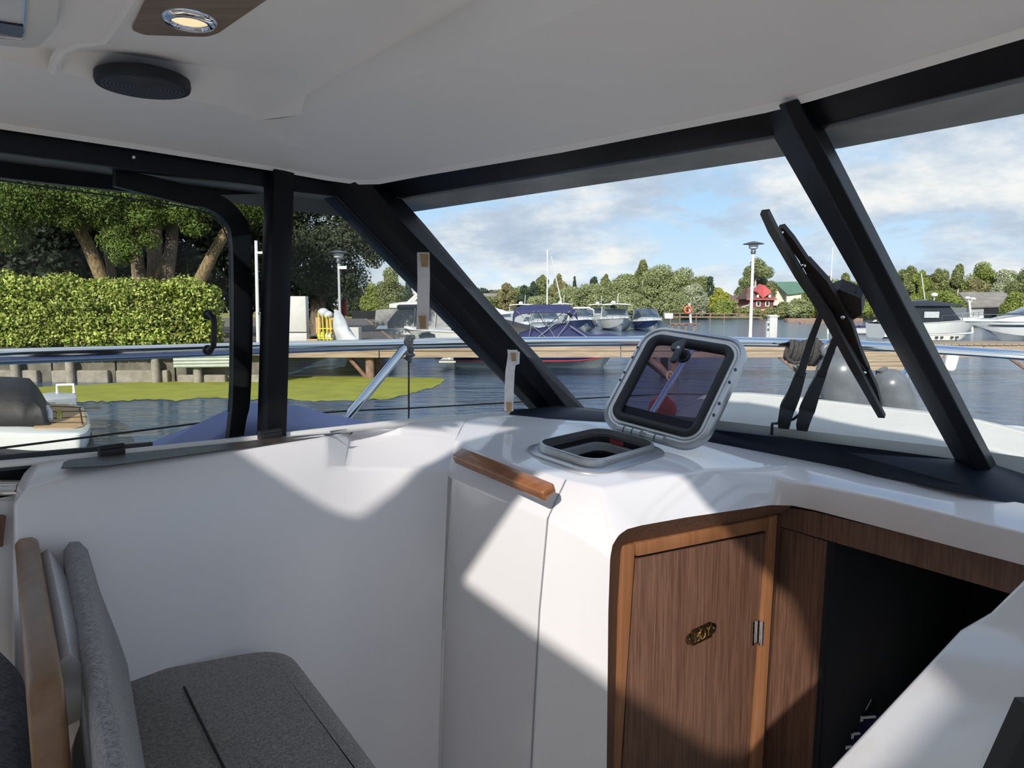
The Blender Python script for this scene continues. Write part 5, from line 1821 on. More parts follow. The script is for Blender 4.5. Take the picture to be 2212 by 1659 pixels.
def boat(name, label, L, B, hs, hb, loc, rz, top=WHITEB, bot=WHITEB, group=None, full=2.2, rake=.45, stripe=None, zc0=.10, mid=None):
    r = thing(name, label, 'boat', loc, rz, group)
    st = stations(L, B, hs, hb, full, rake, zc0=zc0)
    for s in (1, -1):
        m_ = MB()
        m_.grid([[Vector((q['xs'], s * q['w'], q['zs'])) for q in st], [Vector((q['xs'] * .5 + q['xc'] * .5, s * (q['w'] * .55 + q['wc'] * .45) * 1.02, q['zs'] * .5 + q['zc'] * .5)) for q in st], [Vector((q['xc'], s * q['wc'], q['zc'])) for q in st]])
        m_.build('topside', top, r, local=True, smooth=60)
        m_ = MB()
        m_.grid([[Vector((q['xc'], s * q['wc'], q['zc'])) for q in st], [Vector((q['xk'], 0, q['zk'])) for q in st]])
        m_.build('bottom', bot, r, local=True, smooth=60)
        if stripe:
            MB().tube([Vector((q['xc'], s * (q['wc'] + .01), q['zc'] + .02)) for q in st], .022, 5).build('stripe', stripe, r, local=True)
        MB().tube([Vector((q['xs'], s * (q['w'] + .01), q['zs'])) for q in st], .03, 6).build('rub_rail', WHITEB, r, local=True)
    m_ = MB()
    m_.grid([[Vector((q['xs'], q['w'], q['zs'])) for q in st], [Vector((q['xs'], 0, q['zs'] + .05 * B)) for q in st], [Vector((q['xs'], -q['w'], q['zs'])) for q in st]])
    m_.build('deck', WHITEB, r, local=True, smooth=60)
    q = st[0]
    MB().add([Vector((q['xs'], q['w'], q['zs'])), Vector((q['xs'], -q['w'], q['zs'])), Vector((q['xc'], -q['wc'], q['zc'])), Vector((q['xk'], 0, q['zk'])), Vector((q['xc'], q['wc'], q['zc']))], [(0, 1, 2, 3, 4)]).build('transom', top, r, local=True, smooth=0)
    return r, st


def tent(name, r, mat, secs, smooth=50):
    """secs: (x, halfwidth bottom, z bottom, halfwidth top, z top)"""
    m_ = MB()
    m_.loft([[Vector((x, -w0, z0)), Vector((x, -(w0 + w1) / 2, z0 * .35 + z1 * .65)), Vector((x, -w1, z1)), Vector((x, 0, z1 + .05 * abs(w1))), Vector((x, w1, z1)), Vector((x, (w0 + w1) / 2, z0 * .35 + z1 * .65)), Vector((x, w0, z0))] for x, w0, z0, w1, z1 in secs])
    return m_.build(name, mat, r, local=True, smooth=smooth)


def rail_on(r, st, h, t0=.35, step=2, rad=.014):
    m_ = MB()
    sel = [q for q in st if q['t'] >= t0]
    for s in (1, -1):
        m_.tube([Vector((q['xs'], s * q['w'] * .93, q['zs'] + h)) for q in sel], rad, 6)
        for q in sel[::step]:
            m_.tube([Vector((q['xs'], s * q['w'] * .95, q['zs'])), Vector((q['xs'], s * q['w'] * .93, q['zs'] + h))], rad * .8, 5)
    return m_.build('guard_rail', STEEL, r, local=True)


# blue bowrider behind the jetty
Y = 24.0
X0, X1 = qx(985, Y), qx(1400, Y)
bw, st = boat('bowrider', 'navy and white bowrider with blue cover and bimini behind the jetty', X1 - X0, 2.3, .86, .95, Vector(((X0 + X1) / 2, Y, 0)), 0, NAVYB, CREAMB, None, 3.0, .75, REDS, .26)
cx = (X0 + X1) / 2


def lx(px):
    return qx(px, Y) - cx


tent('cockpit_cover', bw, NAVYC, [(lx(1105), .95, .90, .5, .95), (lx(1122), 1.0, .90, .8, 1.12), (lx(1142), 1.05, .92, .8, 1.24), (lx(1180), 1.05, .94, .75, 1.34), (lx(1222), 1.0, .96, .7, 1.46), (lx(1232), 1.0, .97, .72, 1.43), (lx(1268), .98, 1.0, .5, 1.10)])
tent('bow_cover', bw, NAVYC, [(lx(1262), .9, 1.0, .6, 1.08), (lx(1290), .85, 1.02, .5, 1.08), (lx(1315), .75, 1.02, .2, 1.14), (lx(1335), .55, 1.02, .2, 1.06), (lx(1365), .2, 1.02, .1, 1.03)])
bt = MB()
rows = []
for px, dz in ((1108, -.28), (1112, -.04), (1125, .06), (1150, .10), (1190, .11), (1222, .09), (1234, .0), (1240, -.12)):
    rows.append([Vector((lx(px), y, 2.0 + dz - .26 * abs(y / 1.05) ** 3)) for y in (-1.05, -.7, -.35, 0, .35, .7, 1.05)])
bt.grid(rows)
bt.build('bimini_top', NAVYC, bw, local=True, smooth=60, solid=.02)
bf = MB()
for s in (-1, 1):
    y = s * 1.02
    for a, b in ((1115, 1182), (1150, 1140), (1160, 1198), (1225, 1152), (1238, 1195)):
        bf.tube([Vector((lx(a), y, 1.90)), Vector((lx(b), y * .98, .95))], .013, 6)
    bf.tube([Vector((lx(1225), y, 1.42)), Vector((lx(1268), y, .98))], .022, 6)
bf.build('bimini_frame', M('frame_grey', (.30, .31, .32), .4, .5), bw, local=True)
MB().bx(lx(955), lx(990), -1.0, 1.0, .22, .30).build('swim_platform', CREAMB, bw, local=True, bevel=.02)
MB().prism([Vector((lx(1243), -1.22, .70)), Vector((lx(1253), -1.22, .70)), Vector((lx(1253), -1.22, .78)), Vector((lx(1243), -1.22, .78))], (0, .12, 0)).build('flag_decal', REDS, bw, local=True)
MB().tube([Vector((lx(972), -.3, .3)), Vector((lx(980), -.3, .5)), Vector((lx(995), -.3, .55))], .06, 8).build('outdrive', WHITEB, bw, local=True)

# row of cruisers moored bow-on
GR = 'cruisers moored in a row across the water'


def bowon(name, label, px, Y, B, L, hs, hb, top, kind, group=GR):
    r, st = boat(name, label, L, B, hs, hb, Vector((qx(px, Y), Y + L / 2 - 2, 0)), -math.pi / 2, top, WHITEB, group, 2.0, .5, None, .2)
    x0 = -.1 * L
    b = B / 2
    tent('cabin', r, WHITEB, [(-.25 * L, b * .9, hs, b * .8, hs + .35), (.12 * L, b * .8, hs + .1, b * .7, hs + .42), (.30 * L, b * .5, hs + .2, b * .3, hs + .3)])
    tent('windscreen', r, BOATGL, [(-.22 * L, b * .82, hs + .3, b * .70, hs + 1.0), (.0, b * .80, hs + .38, b * .62, hs + .98), (.10 * L, b * .7, hs + .40, b * .55, hs + .45)])
    if kind == 'hardtop':
        m_ = MB()
        m_.grid([[Vector((x, y, hs + 1.35 + .1 * (1 - (y / b) ** 2))) for y in (-b * .9, -b * .5, 0, b * .5, b * .9)] for x in (-.28 * L, -.05 * L, .08 * L)])
        m_.build('hardtop', WHITEB, r, local=True, solid=.10, smooth=60)
        for s in (-1, 1):
            MB().tube([Vector((-.2 * L, s * b * .85, hs)), Vector((-.1 * L, s * b * .85, hs + 1.35))], .07, 6).build('hardtop_post', WHITEB, r, local=True)
        MB().lathe([(.05, 0), (.22, .05), (.25, .15), (.12, .26)], (-.15 * L, -.1, hs + 1.48), 14).build('radar_dome', WHITEB, r, local=True)
        MB().tube([Vector((-.15 * L, .3, hs + 1.4)), Vector((-.15 * L, .35, hs + 2.4))], .03, 6).build('antenna', WHITEB, r, local=True)
    elif kind == 'arch':
        m_ = MB()
        m_.tube([Vector((-.2 * L, -b * .95, hs)), Vector((-.12 * L, -b * .85, hs + 1.0)), Vector((-.1 * L, -b * .5, hs + 1.2)), Vector((-.1 * L, b * .5, hs + 1.2)), Vector((-.12 * L, b * .85, hs + 1.0)), Vector((-.2 * L, b * .95, hs))], .09, 8)
        m_.build('radar_arch', WHITEB, r, local=True)
    elif kind == 'canopy':
        tent('canopy', r, BOATGL, [(-.3 * L, b * .9, hs + .2, b * .75, hs + 1.15), (-.05 * L, b * .85, hs + .3, b * .65, hs + 1.15), (.05 * L, b * .7, hs + .4, b * .5, hs + .6)])
    rail_on(r, st, .35, .45, 2, .02)
    return r


bowon('motor_cruiser', 'navy hulled cruiser with white arch and red waterline across the water', 1262, 61, 2.5, 8, .8, 1.05, NAVYB, 'arch')
bowon('motor_cruiser', 'white cruiser with hardtop and radar dome across the water', 1338, 62, 2.7, 9, .9, 1.15, WHITEB, 'hardtop')
bowon('motor_cruiser', 'navy hulled cruiser with smoked canopy beside the small dock', 1408, 61, 2.4, 8, .75, 1.0, NAVYB, 'canopy')
bowon('motor_cruiser', 'white cruiser half hidden behind the navy cruiser with the arch', 1298, 78, 2.8, 8, .95, 1.3, WHITEB, 'hardtop')
bowon('motor_cruiser', 'white sports boat seen under the bimini of the bowrider', 1180, 56, 2.6, 7, .7, .95, WHITEB, 'arch')
bowon('motor_cruiser', 'white cruiser under the front of the bimini', 1215, 76, 2.6, 8, 1.0, 1.3, WHITEB, 'hardtop')
bowon('motor_cruiser', 'white cruiser beside the corner pillar behind the bowrider', 1128, 70, 2.9, 8, .9, 1.2, WHITEB, 'hardtop')
lb, st = boat('runabout', 'long white runabout between the bowrider and the corner pillar', 6.0, 2.2, .8, .95, Vector((qx(1095, 40), 40, 0)), math.radians(-15), WHITEB, WHITEB)
tent('windscreen', lb, BOATGL, [(-.4, .8, .85, .7, 1.25), (.6, .75, .9, .6, 1.2), (.9, .6, .92, .5, .95)])
rail_on(lb, st, .3)
# sailing boat
sb, st = boat('sailing_boat', 'white sailing boat with tall bare mast behind the bimini', 7.5, 2.4, .9, 1.1, Vector((qx(1190, 92), 92, 0)), 0, WHITEB, WHITEB)
Y = 92
MB().tube([Vector((qx(1181, Y) - qx(1190, Y), 0, .9)), Vector((qx(1181, Y) - qx(1190, Y), 0, P(1181, 540, Y).z))], [.10, .08], 8).build('mast', POLEW, sb, local=True)
MB().tube([Vector((qx(1217, Y) - qx(1190, Y), 0, 1.2)), Vector((qx(1189, Y) - qx(1190, Y), 0, P(1187, 553, Y).z))], [.09, .05], 8).build('furled_jib', WHITEB, sb, local=True)
tent('cabin', sb, WHITEB, [(-2, .8, .9, .7, 1.4), (1.2, .7, 1.0, .5, 1.4), (2.0, .4, 1.0, .2, 1.1)])
# flybridge yacht and neighbours by the walkway
fy, st = boat('flybridge_yacht', 'white flybridge motor yacht beside the walkway', 10, 3.4, 1.3, 1.7, Vector((qx(990, 50), 50, 0)), math.radians(4), WHITEB, WHITEB)
tent('saloon', fy, WHITEB, [(-4, 1.5, 1.3, 1.4, 2.0), (2.5, 1.4, 1.5, 1.1, 2.0), (3.6, 1.0, 1.6, .6, 1.7)])
tent('saloon_window', fy, BOATGL, [(-3.6, 1.53, 1.55, 1.45, 1.95), (2.0, 1.45, 1.62, 1.2, 1.95), (2.6, 1.2, 1.65, 1.0, 1.75)])
tent('flybridge', fy, WHITEB, [(-4.6, 1.5, 2.0, 1.5, 2.25), (-3.8, 1.55, 2.0, 1.55, 2.35), (1.0, 1.4, 2.0, 1.3, 2.45), (2.0, 1.2, 2.0, .8, 2.1)])
MB().tube([Vector((-3.4, -1.3, 2.3)), Vector((-2.8, -1.2, 2.85)), Vector((-2.8, 1.2, 2.85)), Vector((-3.4, 1.3, 2.3))], .10, 8).build('radar_arch', WHITEB, fy, local=True)
MB().lathe([(.05, 0), (.25, .06), (.26, .2), (.1, .32)], (-2.8, -.4, 2.9), 12).build('radar_dome', WHITEB, fy, local=True)
MB().lathe([(.05, 0), (.18, .06), (.2, .15), (.1, .25)], (-2.2, .5, 2.6), 12).build('searchlight', WHITEB, fy, local=True)
cb_, st = boat('canopy_cruiser', 'cruiser under a grey framed canopy beside the walkway', 7.5, 2.8, 1.0, 1.2, Vector((qx(985, 35), 35, 0)), math.radians(5), WHITEB, WHITEB)
tent('canopy', cb_, GREYC, [(-3.2, 1.25, 1.0, 1.1, 1.35), (-2.6, 1.3, 1.0, 1.2, 2.05), (.3, 1.3, 1.05, 1.15, 2.1), (1.4, 1.2, 1.1, .9, 1.35)])
tent('canopy_roof', cb_, M('dark_grey_canvas', (.06, .062, .068), .8), [(-2.75, 1.28, 1.95, 1.1, 2.1), (.5, 1.25, 2.0, 1.05, 2.16)])
for x in (-2.0, -1.0, 0.0):
    MB().tube([Vector((x, -1.36, 1.0)), Vector((x + .1, -1.28, 2.0))], .03, 6).build('canopy_bow', POLE, cb_, local=True)
MB().prism([Vector((-2.4, -1.5, .2)), Vector((-.6, -1.5, .2)), Vector((-.6, -1.45, .75)), Vector((-1.4, -1.45, .9))], (0, .03, 0)).build('blue_sheet', M('royal_blue', (.03, .05, .28), .6), cb_, local=True)
ws2, st = boat('small_cruiser', 'small white cruiser moored near the walkway stern to the pier', 5.2, 2.1, .85, 1.05, Vector((qx(866, 40.5), 41, 0)), math.radians(75), WHITEB, WHITEB)
tent('cabin', ws2, GREYC, [(-1.6, .9, .85, .8, 1.9), (.6, .8, .95, .6, 1.9), (1.3, .6, 1.0, .3, 1.1)])
tent('windscreen', ws2, BOATGL, [(.6, .82, 1.0, .62, 1.8), (1.2, .65, 1.05, .4, 1.15)])
sc_, st = boat('white_speedboat', 'white speedboat with a slit window and pointed bow by the walkway', 6.0, 2.2, 1.0, 1.15, Vector((qx(1030, 28.5), 28.5, 0)), math.pi - .15, WHITEB, WHITEB, None, 2.0, .6)
tent('cockpit_cover', sc_, BLACKC, [(-2.8, .9, .95, .8, 1.1), (-.6, .95, 1.0, .7, 1.65), (.4, .8, 1.05, .5, 1.5), (1.0, .5, 1.08, .3, 1.12)])
MB().prism([Vector((1.55, .68, .98)), Vector((2.35, .40, 1.0)), Vector((1.8, .60, 1.06))], (0, .25, 0)).build('slit_window', BOATGL, sc_, local=True)
# teak swim platform boat close to the window
tk = thing('day_boat', 'day boat with black cover and teak swim platform close under the window', 'boat', Vector((-8.2, 10.3, 0)))


def D(px, py, z):
    return ATZ(px, py, z)


def dl(px, z0, z1, py):
    return ATZ(px, py, z0)


deckp = [D(-250, 872, .46), D(60, 868, .46), D(150, 868, .46), D(178, 876, .46), D(190, 893, .46), D(195, 915, .46), D(188, 930, .46), D(172, 937, .46), D(60, 936, .46), D(-250, 915, .46)]
dpp = roundpoly(deckp, .12, 4)
MB().loft([[p - Z3 * .55 + Vector((-.15, .05, 0)) for p in inset_loop(dpp, .1, Z3)], [p - Z3 * .30 for p in inset_loop(dpp, .04, Z3)], [p - Z3 * .12 for p in dpp], [p - Z3 * .02 for p in dpp], inset_loop(dpp, .04, Z3)]).build('hull', WHITEB, tk, smooth=60)
MB().tube([p - Z3 * .27 for p in inset_loop(dpp, .02, Z3)], .05, 8, closed=True).build('rub_rail', RUBBER, tk)
tkp = [D(100, 873, .475), D(146, 873, .475), D(172, 880, .475), (D(183, 895, .475)), D(186, 912, .475), D(178, 921, .475), D(160, 924, .475), D(68, 924, .475), D(100, 905, .475)]
MB().prism(roundpoly(tkp, .06, 3), (0, 0, -.012)).build('teak_platform', TEAKD, tk, smooth=0)
for a, b in (((110, 878), (176, 880)), ((100, 890), (186, 888)), ((95, 905), (188, 900)), ((80, 913), (182, 913)), ((172, 882), (178, 917)), ((108, 880), (108, 905))):
    MB().tube([D(*a, .478), D(*b, .478)], .008, 4).build('caulk_line', TEAKL, tk)
for x in (125, 131):
    MB().tube([D(x, 886, .485), D(x, 906, .485)], .018, 6).build('ladder_rail', STEEL, tk)
ckm = MB()
rws = []
for px, zt_ in ((-250, 1.0), (-60, .98), (20, .97), (58, .95), (76, .80), (92, .58), (100, .47)):
    yn, yf = ATZ(px, 922, .46).y, ATZ(px, 872, .46).y
    X = (px - 1106) / FPX
    rws.append([Vector((X * yn * 1.0, yn, .44 - (.12 if px < 40 else 0))), Vector((X * (yn + .1), yn + .1, .44 + (zt_ - .44) * .7)), Vector((X * (yn + .5), yn + .45, zt_)), Vector((X * (yn * .5 + yf * .5), (yn + yf) / 2, zt_ + .03)), Vector((X * (yf - .3), yf - .3, zt_ - .05)), Vector((X * yf, yf, .44))])
ckm.grid(rws)
ckm.build('black_cover', BLACKC, tk, smooth=70, solid=.01)
m_ = MB()
for i in range(5):
    c_ = D(96 + i * 3, 885 + i * 5, .50)
    m_.tube([c_ + Vector((-.05, .08, .10)), c_, c_ + Vector((.04, -.08, .0))], .035, 6)
m_.build('folded_cushion', FELT, tk, smooth=70)
t = thing('boarding_step', 'grey floating boarding step with a white hoop behind the day boat', 'step', D(120, 862, .1))
MB().prism([D(78, 852, .32), D(118, 846, .32), D(165, 850, .32), D(166, 858, .32), (D(120, 862, .32)), D(84, 866, .32)], (0, 0, -.36)).build('body', M('step_grey', (.42, .44, .46), .5), t, bevel=.02)
MB().tube([D(124, 850, .32), D(124, 850, .32) + Z3 * .17, D(160, 849, .32) + Z3 * .17, D(160, 850, .32)], .028, 6).build('hoop', POLEW, t)

# right side boats
Y = 44
X0 = qx(2070, Y)
rc, st = boat('sports_cruiser', 'large white sports cruiser with black hull window moored at the right', 12, 3.4, 1.15, 1.2, Vector((X0 + 6, Y, 0)), math.pi, WHITEB, WHITEB, None, 1.9, 1.0, None, .22)
tent('coachroof', rc, WHITEB, [(-4, 1.5, 1.1, 1.4, 1.75), (2.3, 1.3, 1.15, 1.0, 1.65), (4.2, .8, 1.18, .5, 1.3), (5.0, .4, 1.2, .2, 1.24)])
tent('windscreen', rc, BOATGL2, [(-4, 1.45, 1.5, 1.3, 2.3), (1.0, 1.35, 1.6, 1.0, 2.3), (2.9, 1.0, 1.6, .7, 1.66)])
tent('hardtop', rc, WHITEB, [(-4.3, 1.4, 2.25, 1.25, 2.45), (.2, 1.2, 2.3, 1.0, 2.48), (1.5, 1.0, 2.2, .8, 2.28)])
def side(x, z, off=.012):
    t = (x + 6) / 12
    i = min(13, int(t * 14))
    f = t * 14 - i
    q = {k: st[i][k] * (1 - f) + st[i + 1][k] * f for k in st[i]}
    zm, ym = q['zs'] * .5 + q['zc'] * .5, (q['w'] * .55 + q['wc'] * .45) * 1.02
    if z > zm:
        g = (z - zm) / (q['zs'] - zm)
        y = ym + (q['w'] - ym) * g
    else:
        g = (z - q['zc']) / (zm - q['zc'])
        y = q['wc'] + (ym - q['wc']) * g
    return Vector((x, y + off, z))


xs_ = [4.75, 4.5, 4.0, 3.4, 2.6, 1.8, .8, -.5, -2]
MB().strip([side(x, .985) for x in xs_], [side(x, z) for x, z in zip(xs_, (.97, .92, .88, .86, .85, .84, .82, .80, .80))]).build('hull_window', BOATGL, rc, local=True, solid=.006)
MB().prism([Vector((4.6, .30, 1.27)), Vector((2.4, .6, 1.68)), Vector((1.6, .75, 1.70)), Vector((3.0, .9, 1.5))], (0, 0, .02)).build('sun_pad', GREYC, rc, local=True)
rail_on(rc, st, .40, .40, 2, .015)
text_mesh('registration', 'AH0363RUS78', .22, M('reg_grey', (.30, .31, .33), .6), side(1.75, 1.07, .012), (side(1.2, 1.07) - side(2.3, 1.07)).normalized(), Vector((0, 0, 1)), rc, .002, local=True)
Y = 48
bt_, st = boat('hardtop_boat', 'white motor boat with black hardtop beside the sports cruiser', 7.5, 2.7, .95, 1.35, Vector((qx(2000, Y), Y, 0)), .06, WHITEB, WHITEB, None, 1.9, .7)
tent('cabin', bt_, M('black_cabin', (.020, .024, .030), .3), [(-3.0, 1.2, .95, 1.1, 2.15), (.6, 1.15, 1.1, 1.0, 2.15), (1.5, 1.0, 1.15, .8, 1.3)])
tent('hardtop', bt_, M('black_roof', (.022, .026, .036), .4), [(-3.4, 1.3, 2.12, 1.2, 2.3), (-.6, 1.3, 2.12, 1.0, 2.5), (1.5, 1.1, 2.1, .9, 2.2)])
MB().bx(-1.2, -.2, -1.22, -1.16, 1.35, 1.75).build('side_window', M('pale_window', (.45, .47, .47), .3), bt_, local=True)
MB().lathe([(.02, 0), (.04, .35), (.2, .38), (.22, .5), (.1, .6)], (.2, 0, 2.4), 12).build('radar_dome', WHITEB, bt_, local=True)
MB().tube([Vector((-.4, 0, 2.4)), Vector((-.8, 0, 4.3))], .03, 5).build('antenna', WHITEB, bt_, local=True)
rail_on(bt_, st, .4, .5, 2, .015)
bg_, st = boat('small_tender', 'low white tender lying under the bow of the sports cruiser', 3.2, 1.3, .42, .50, Vector((qx(2036, 42.5), 42.5, 0)), 0, CREAMB, WHITEB)
for x in (-1, -.7, -.1, .2):
    MB().bx(x, x + .14, -.72, -.60, .22, .34).build('port_hole', BOATGL, bg_, local=True)
wb, st = boat('work_boat', 'small open work boat with outboard engine across the water', 3.4, 1.4, .45, .55, Vector((qx(1878, 54), 54, 0)), 0, WHITEB, WHITEB)
MB().lathe([(.15, 0), (.3, .1), (.3, .45), (.15, .6)], (.3, 0, .5), 12).build('engine_cowl', WHITEB, wb, local=True)
for x, c_, w in ((-.9, NAVYC, .5), (-.3, ORANGE, .4), (-1.4, NAVYC, .2)):
    MB().box((x, -.2, .55), (w, .5, .25)).build('load', c_, wb, local=True, bevel=.04)

# small dock with lifebuoy
dk2 = thing('small_dock', 'little dock on trestles across the water', 'dock', Vector((qx(1465, 60), 60, 0)))
for i in range(8):
    x = qx(1442 + i * 8, 60)
    MB().bx(x, x + .30, 59.4, 60.6, .62, .72).build('deck_board', RUST, dk2)
for px in (1445, 1458, 1474, 1492):
    MB().tube([Vector((qx(px, 60), 59.6, -.3)), Vector((qx(px + 3, 60), 59.6, .62))], .09, 6).build('trestle', PILE, dk2)
for px in (1445, 1465, 1500, 1530, 1560):
    MB().tube([Vector((qx(px, 95), 95, -.3)), Vector((qx(px, 95), 95, 1.3))], .08, 5).build('rail_post', PILE, dk2)
MB().tube([Vector((qx(1430, 95), 95, 1.3)), Vector((qx(1640, 95), 95, 1.15))], .07, 5).build('hand_rail', PILE, dk2)
MB().tube([Vector((qx(1430, 95), 95, .8)), Vector((qx(1640, 95), 95, .7))], .12, 5).build('hand_rail', PILE, dk2)
t = thing('lifebuoy', 'orange lifebuoy on a grey post at the small dock', 'lifebuoy', Vector((qx(1488, 60), 60, .72)))
MB().tube([Vector((qx(1489, 60), 60, .72)), P(1489, 655, 60)], .11, 8).build('post', POLE, t)
c_ = P(1486, 669, 59.8)
MB().tube([c_ + Vector((.27 * math.cos(a), 0, .27 * math.sin(a))) for a in np.linspace(0, 2 * math.pi, 20)[:-1]], .085, 8, closed=True).build('ring', ORANGE, t)
o = MB().bx(qx(1431, 66), qx(1448, 66), 65.5, 66.2, 1.0, 1.5).build('white_tank', WHITEP, bevel=.05)
tag(o, 'white box standing on the dock behind the canopy cruiser', 'box')
o = MB().bx(qx(1690, 100), qx(1850, 100), 99, 100.4, -.2, .55).build('log_boom', PILE, bevel=.1)
tag(o, 'low brown log jetty along the far bank', 'jetty')
o = MB().bx(qx(1720, 90), qx(1835, 90), 89.4, 90, -.1, .25).build('floating_log', PILE, bevel=.08)
tag(o, 'floating log boom in front of the far bank', 'log')
o = MB().tube([Vector((qx(1783, 55), 55, -.2)), P(1799, 535, 55)], [.06, .03], 6).build('flag_mast', POLEW)
tag(o, 'thin white leaning mast behind the wiper', 'mast')
t = thing('twin_lamp', 'white twin-headed lamp post beside the hardtop boat', 'lamp', Vector((qx(2093, 58), 58, 0)))
MB().tube([Vector((qx(2093, 58), 58, 0)), P(2094, 655, 58)], .09, 6).build('post', CREAMW, t)
for x, y in ((2090, 644), (2102, 646)):
    MB().tube([P(2094, 655, 58), P(x, y, 58)], .06, 6).build('arm', CREAMW, t)
    MB().lathe([(.05, -.1), (.2, -.05), (.22, .06), (.05, .14)], P(x, y, 58), 10).build('head', WHITEP, t)


# ---- houses
def house(name, label, loc):
    return thing(name, label, 'house', loc)


Y = 135
h_ = house('red_house', 'dark red timber house with a pointed bright red gable', Vector((qx(1635, Y), Y, .6)))


def hpX(px):
    return qx(px, Y)


def hz(y):
    return P(1635, y, Y).z


MB().bx(hpX(1611), hpX(1664), Y, Y + 6, hz(668), hz(644)).build('wall', REDWALL, h_)
MB().bx(hpX(1611), hpX(1664), Y - .05, Y + 6, hz(684), hz(668)).build('plinth', CREAMW, h_)
MB().bx(hpX(1642), hpX(1652), Y - .15, Y, hz(680), hz(670)).build('garage_door', REDS, h_)
rf = MB()
rf.add([Vector((hpX(1606), Y - .6, hz(646))), Vector((hpX(1667), Y - .6, hz(646))), Vector((hpX(1661), Y + 3, hz(622))), Vector((hpX(1612), Y + 3, hz(622))), Vector((hpX(1606), Y + 6.6, hz(646))), Vector((hpX(1667), Y + 6.6, hz(646)))], [(0, 1, 2, 3), (3, 2, 5, 4), (0, 3, 4), (1, 5, 2), (0, 4, 5, 1)])
rf.build('roof', BROWNROOF, h_, smooth=0)
MB().bx(hpX(1604), hpX(1668), Y - .8, Y - .5, hz(648), hz(645)).build('eave', REDROOF, h_)
MB().prism([Vector((hpX(1638), Y - .7, hz(645))), Vector((hpX(1656), Y - .9, hz(631))), Vector((hpX(1640), Y - .7, hz(616))), Vector((hpX(1625), Y - .9, hz(631)))], (0, 3, .3)).build('gable', REDROOF, h_, smooth=0)
for px in (1632, 1651):
    f_ = MB().bx(hpX(px - 5), hpX(px + 4), Y - .12, Y, hz(662), hz(650)).build('window', CREAMW, h_)
    MB().bx(hpX(px - 3), hpX(px + 2), Y - .16, Y - .1, hz(660), hz(652)).build('pane', BOATGL, f_)
for px in (1627, 1652):
    MB().bx(hpX(px - 2), hpX(px + 2), Y - .9, Y - .6, hz(643), hz(637)).build('dormer_window', CREAMW, h_)
MB().bx(hpX(1609), hpX(1613), Y + 1, Y + 1.6, hz(645), hz(622)).build('chimney', REDWALL, h_)
MB().prism([Vector((hpX(1578), Y, hz(680))), Vector((hpX(1611), Y, hz(680))), Vector((hpX(1611), Y, hz(660))), Vector((hpX(1578), Y, hz(672)))], (0, 4, 0)).build('lean_to', REDWALL, h_, smooth=0)
MB().tube([Vector((hpX(1576), Y - .1, hz(670))), Vector((hpX(1612), Y - .1, hz(659)))], .18, 5).build('lean_to_roof', GREYW, h_)
Y = 150
h_ = house('green_roof_house', 'cream house with a broad green metal roof', Vector((qx(1695, Y), Y, .8)))
MB().prism([Vector((hpX(1664), Y, hz(660))), Vector((hpX(1700), Y, hz(660))), Vector((hpX(1700), Y, hz(640))), Vector((hpX(1664), Y, hz(612)))], (0, 6, 0)).build('wall', CREAMW, h_, smooth=0)
MB().add([Vector((hpX(1662), Y - .4, hz(610))), Vector((hpX(1709), Y - .4, hz(609))), Vector((hpX(1728), Y - 3, hz(632))), Vector((hpX(1682), Y - 3, hz(638)))], [(0, 1, 2, 3)]).build('roof', GREENROOF, h_, smooth=0, solid=.2)
MB().bx(hpX(1682), hpX(1712), Y - 2.6, Y - 2, hz(652), hz(637)).build('porch_wall', CREAMW, h_)
MB().bx(hpX(1676), hpX(1695), Y - 4, Y - 3, hz(668), hz(652)).build('annex', GREYW, h_)
Y = 145
h_ = house('brown_roof_house', 'low house with a dark brown roof beside the red house', Vector((qx(1585, Y), Y, .8)))
MB().bx(hpX(1558), hpX(1610), Y, Y + 6, hz(676), hz(655)).build('wall', BROWNROOF, h_)
MB().prism([Vector((hpX(1552), Y - .5, hz(656))), Vector((hpX(1612), Y - .5, hz(654))), Vector((hpX(1606), Y + 2, hz(636))), Vector((hpX(1582), Y + 2, hz(638))), Vector((hpX(1570), Y + 2, hz(631))), Vector((hpX(1557), Y + 2, hz(634)))], (0, 4, -.4)).build('roof', BROWNROOF, h_, smooth=0)
Y = 128
h_ = house('garden_shed', 'small weathered shed by the water at the lifebuoy', Vector((qx(1512, Y), Y, .6)))
MB().bx(hpX(1496), hpX(1527), Y, Y + 2, hz(682), hz(670)).build('wall', CREAMW, h_)
MB().prism([Vector((hpX(1492), Y - .3, hz(671))), Vector((hpX(1530), Y - .3, hz(671))), Vector((hpX(1526), Y + 1, hz(665))), Vector((hpX(1497), Y + 1, hz(665)))], (0, 1.5, 0)).build('roof', BROWNROOF, h_, smooth=0)
o = MB().bx(hpX(1514), hpX(1541), 140, 143, 1.2, hz(640)).build('grey_hut', GREYW)
tag(o, 'flat grey hut between the trees', 'hut')
Y = 74
h_ = house('boat_shed', 'old boat shed with a grey shingle roof behind the boats', Vector((qx(2140, Y), Y, .2)))
MB().add([Vector((hpX(2086), Y, hz(664))), Vector((hpX(2230), Y, hz(660))), Vector((hpX(2205), Y + 4, hz(630))), Vector((hpX(2108), Y + 4, hz(631)))], [(0, 1, 2, 3)]).build('roof', GREYROOF, h_, smooth=0, solid=.15)
MB().bx(hpX(2092), hpX(2225), Y + .3, Y + 4, .2, hz(664)).build('wall', GREYW, h_)
MB().bx(hpX(2118), hpX(2160), Y + .2, Y + .4, .6, hz(666)).build('opening', DARKIN, h_)
Y = 90
h_ = house('orange_house', 'orange brick house end among the trees by the walkway', Vector((qx(785, Y), Y, .8)))
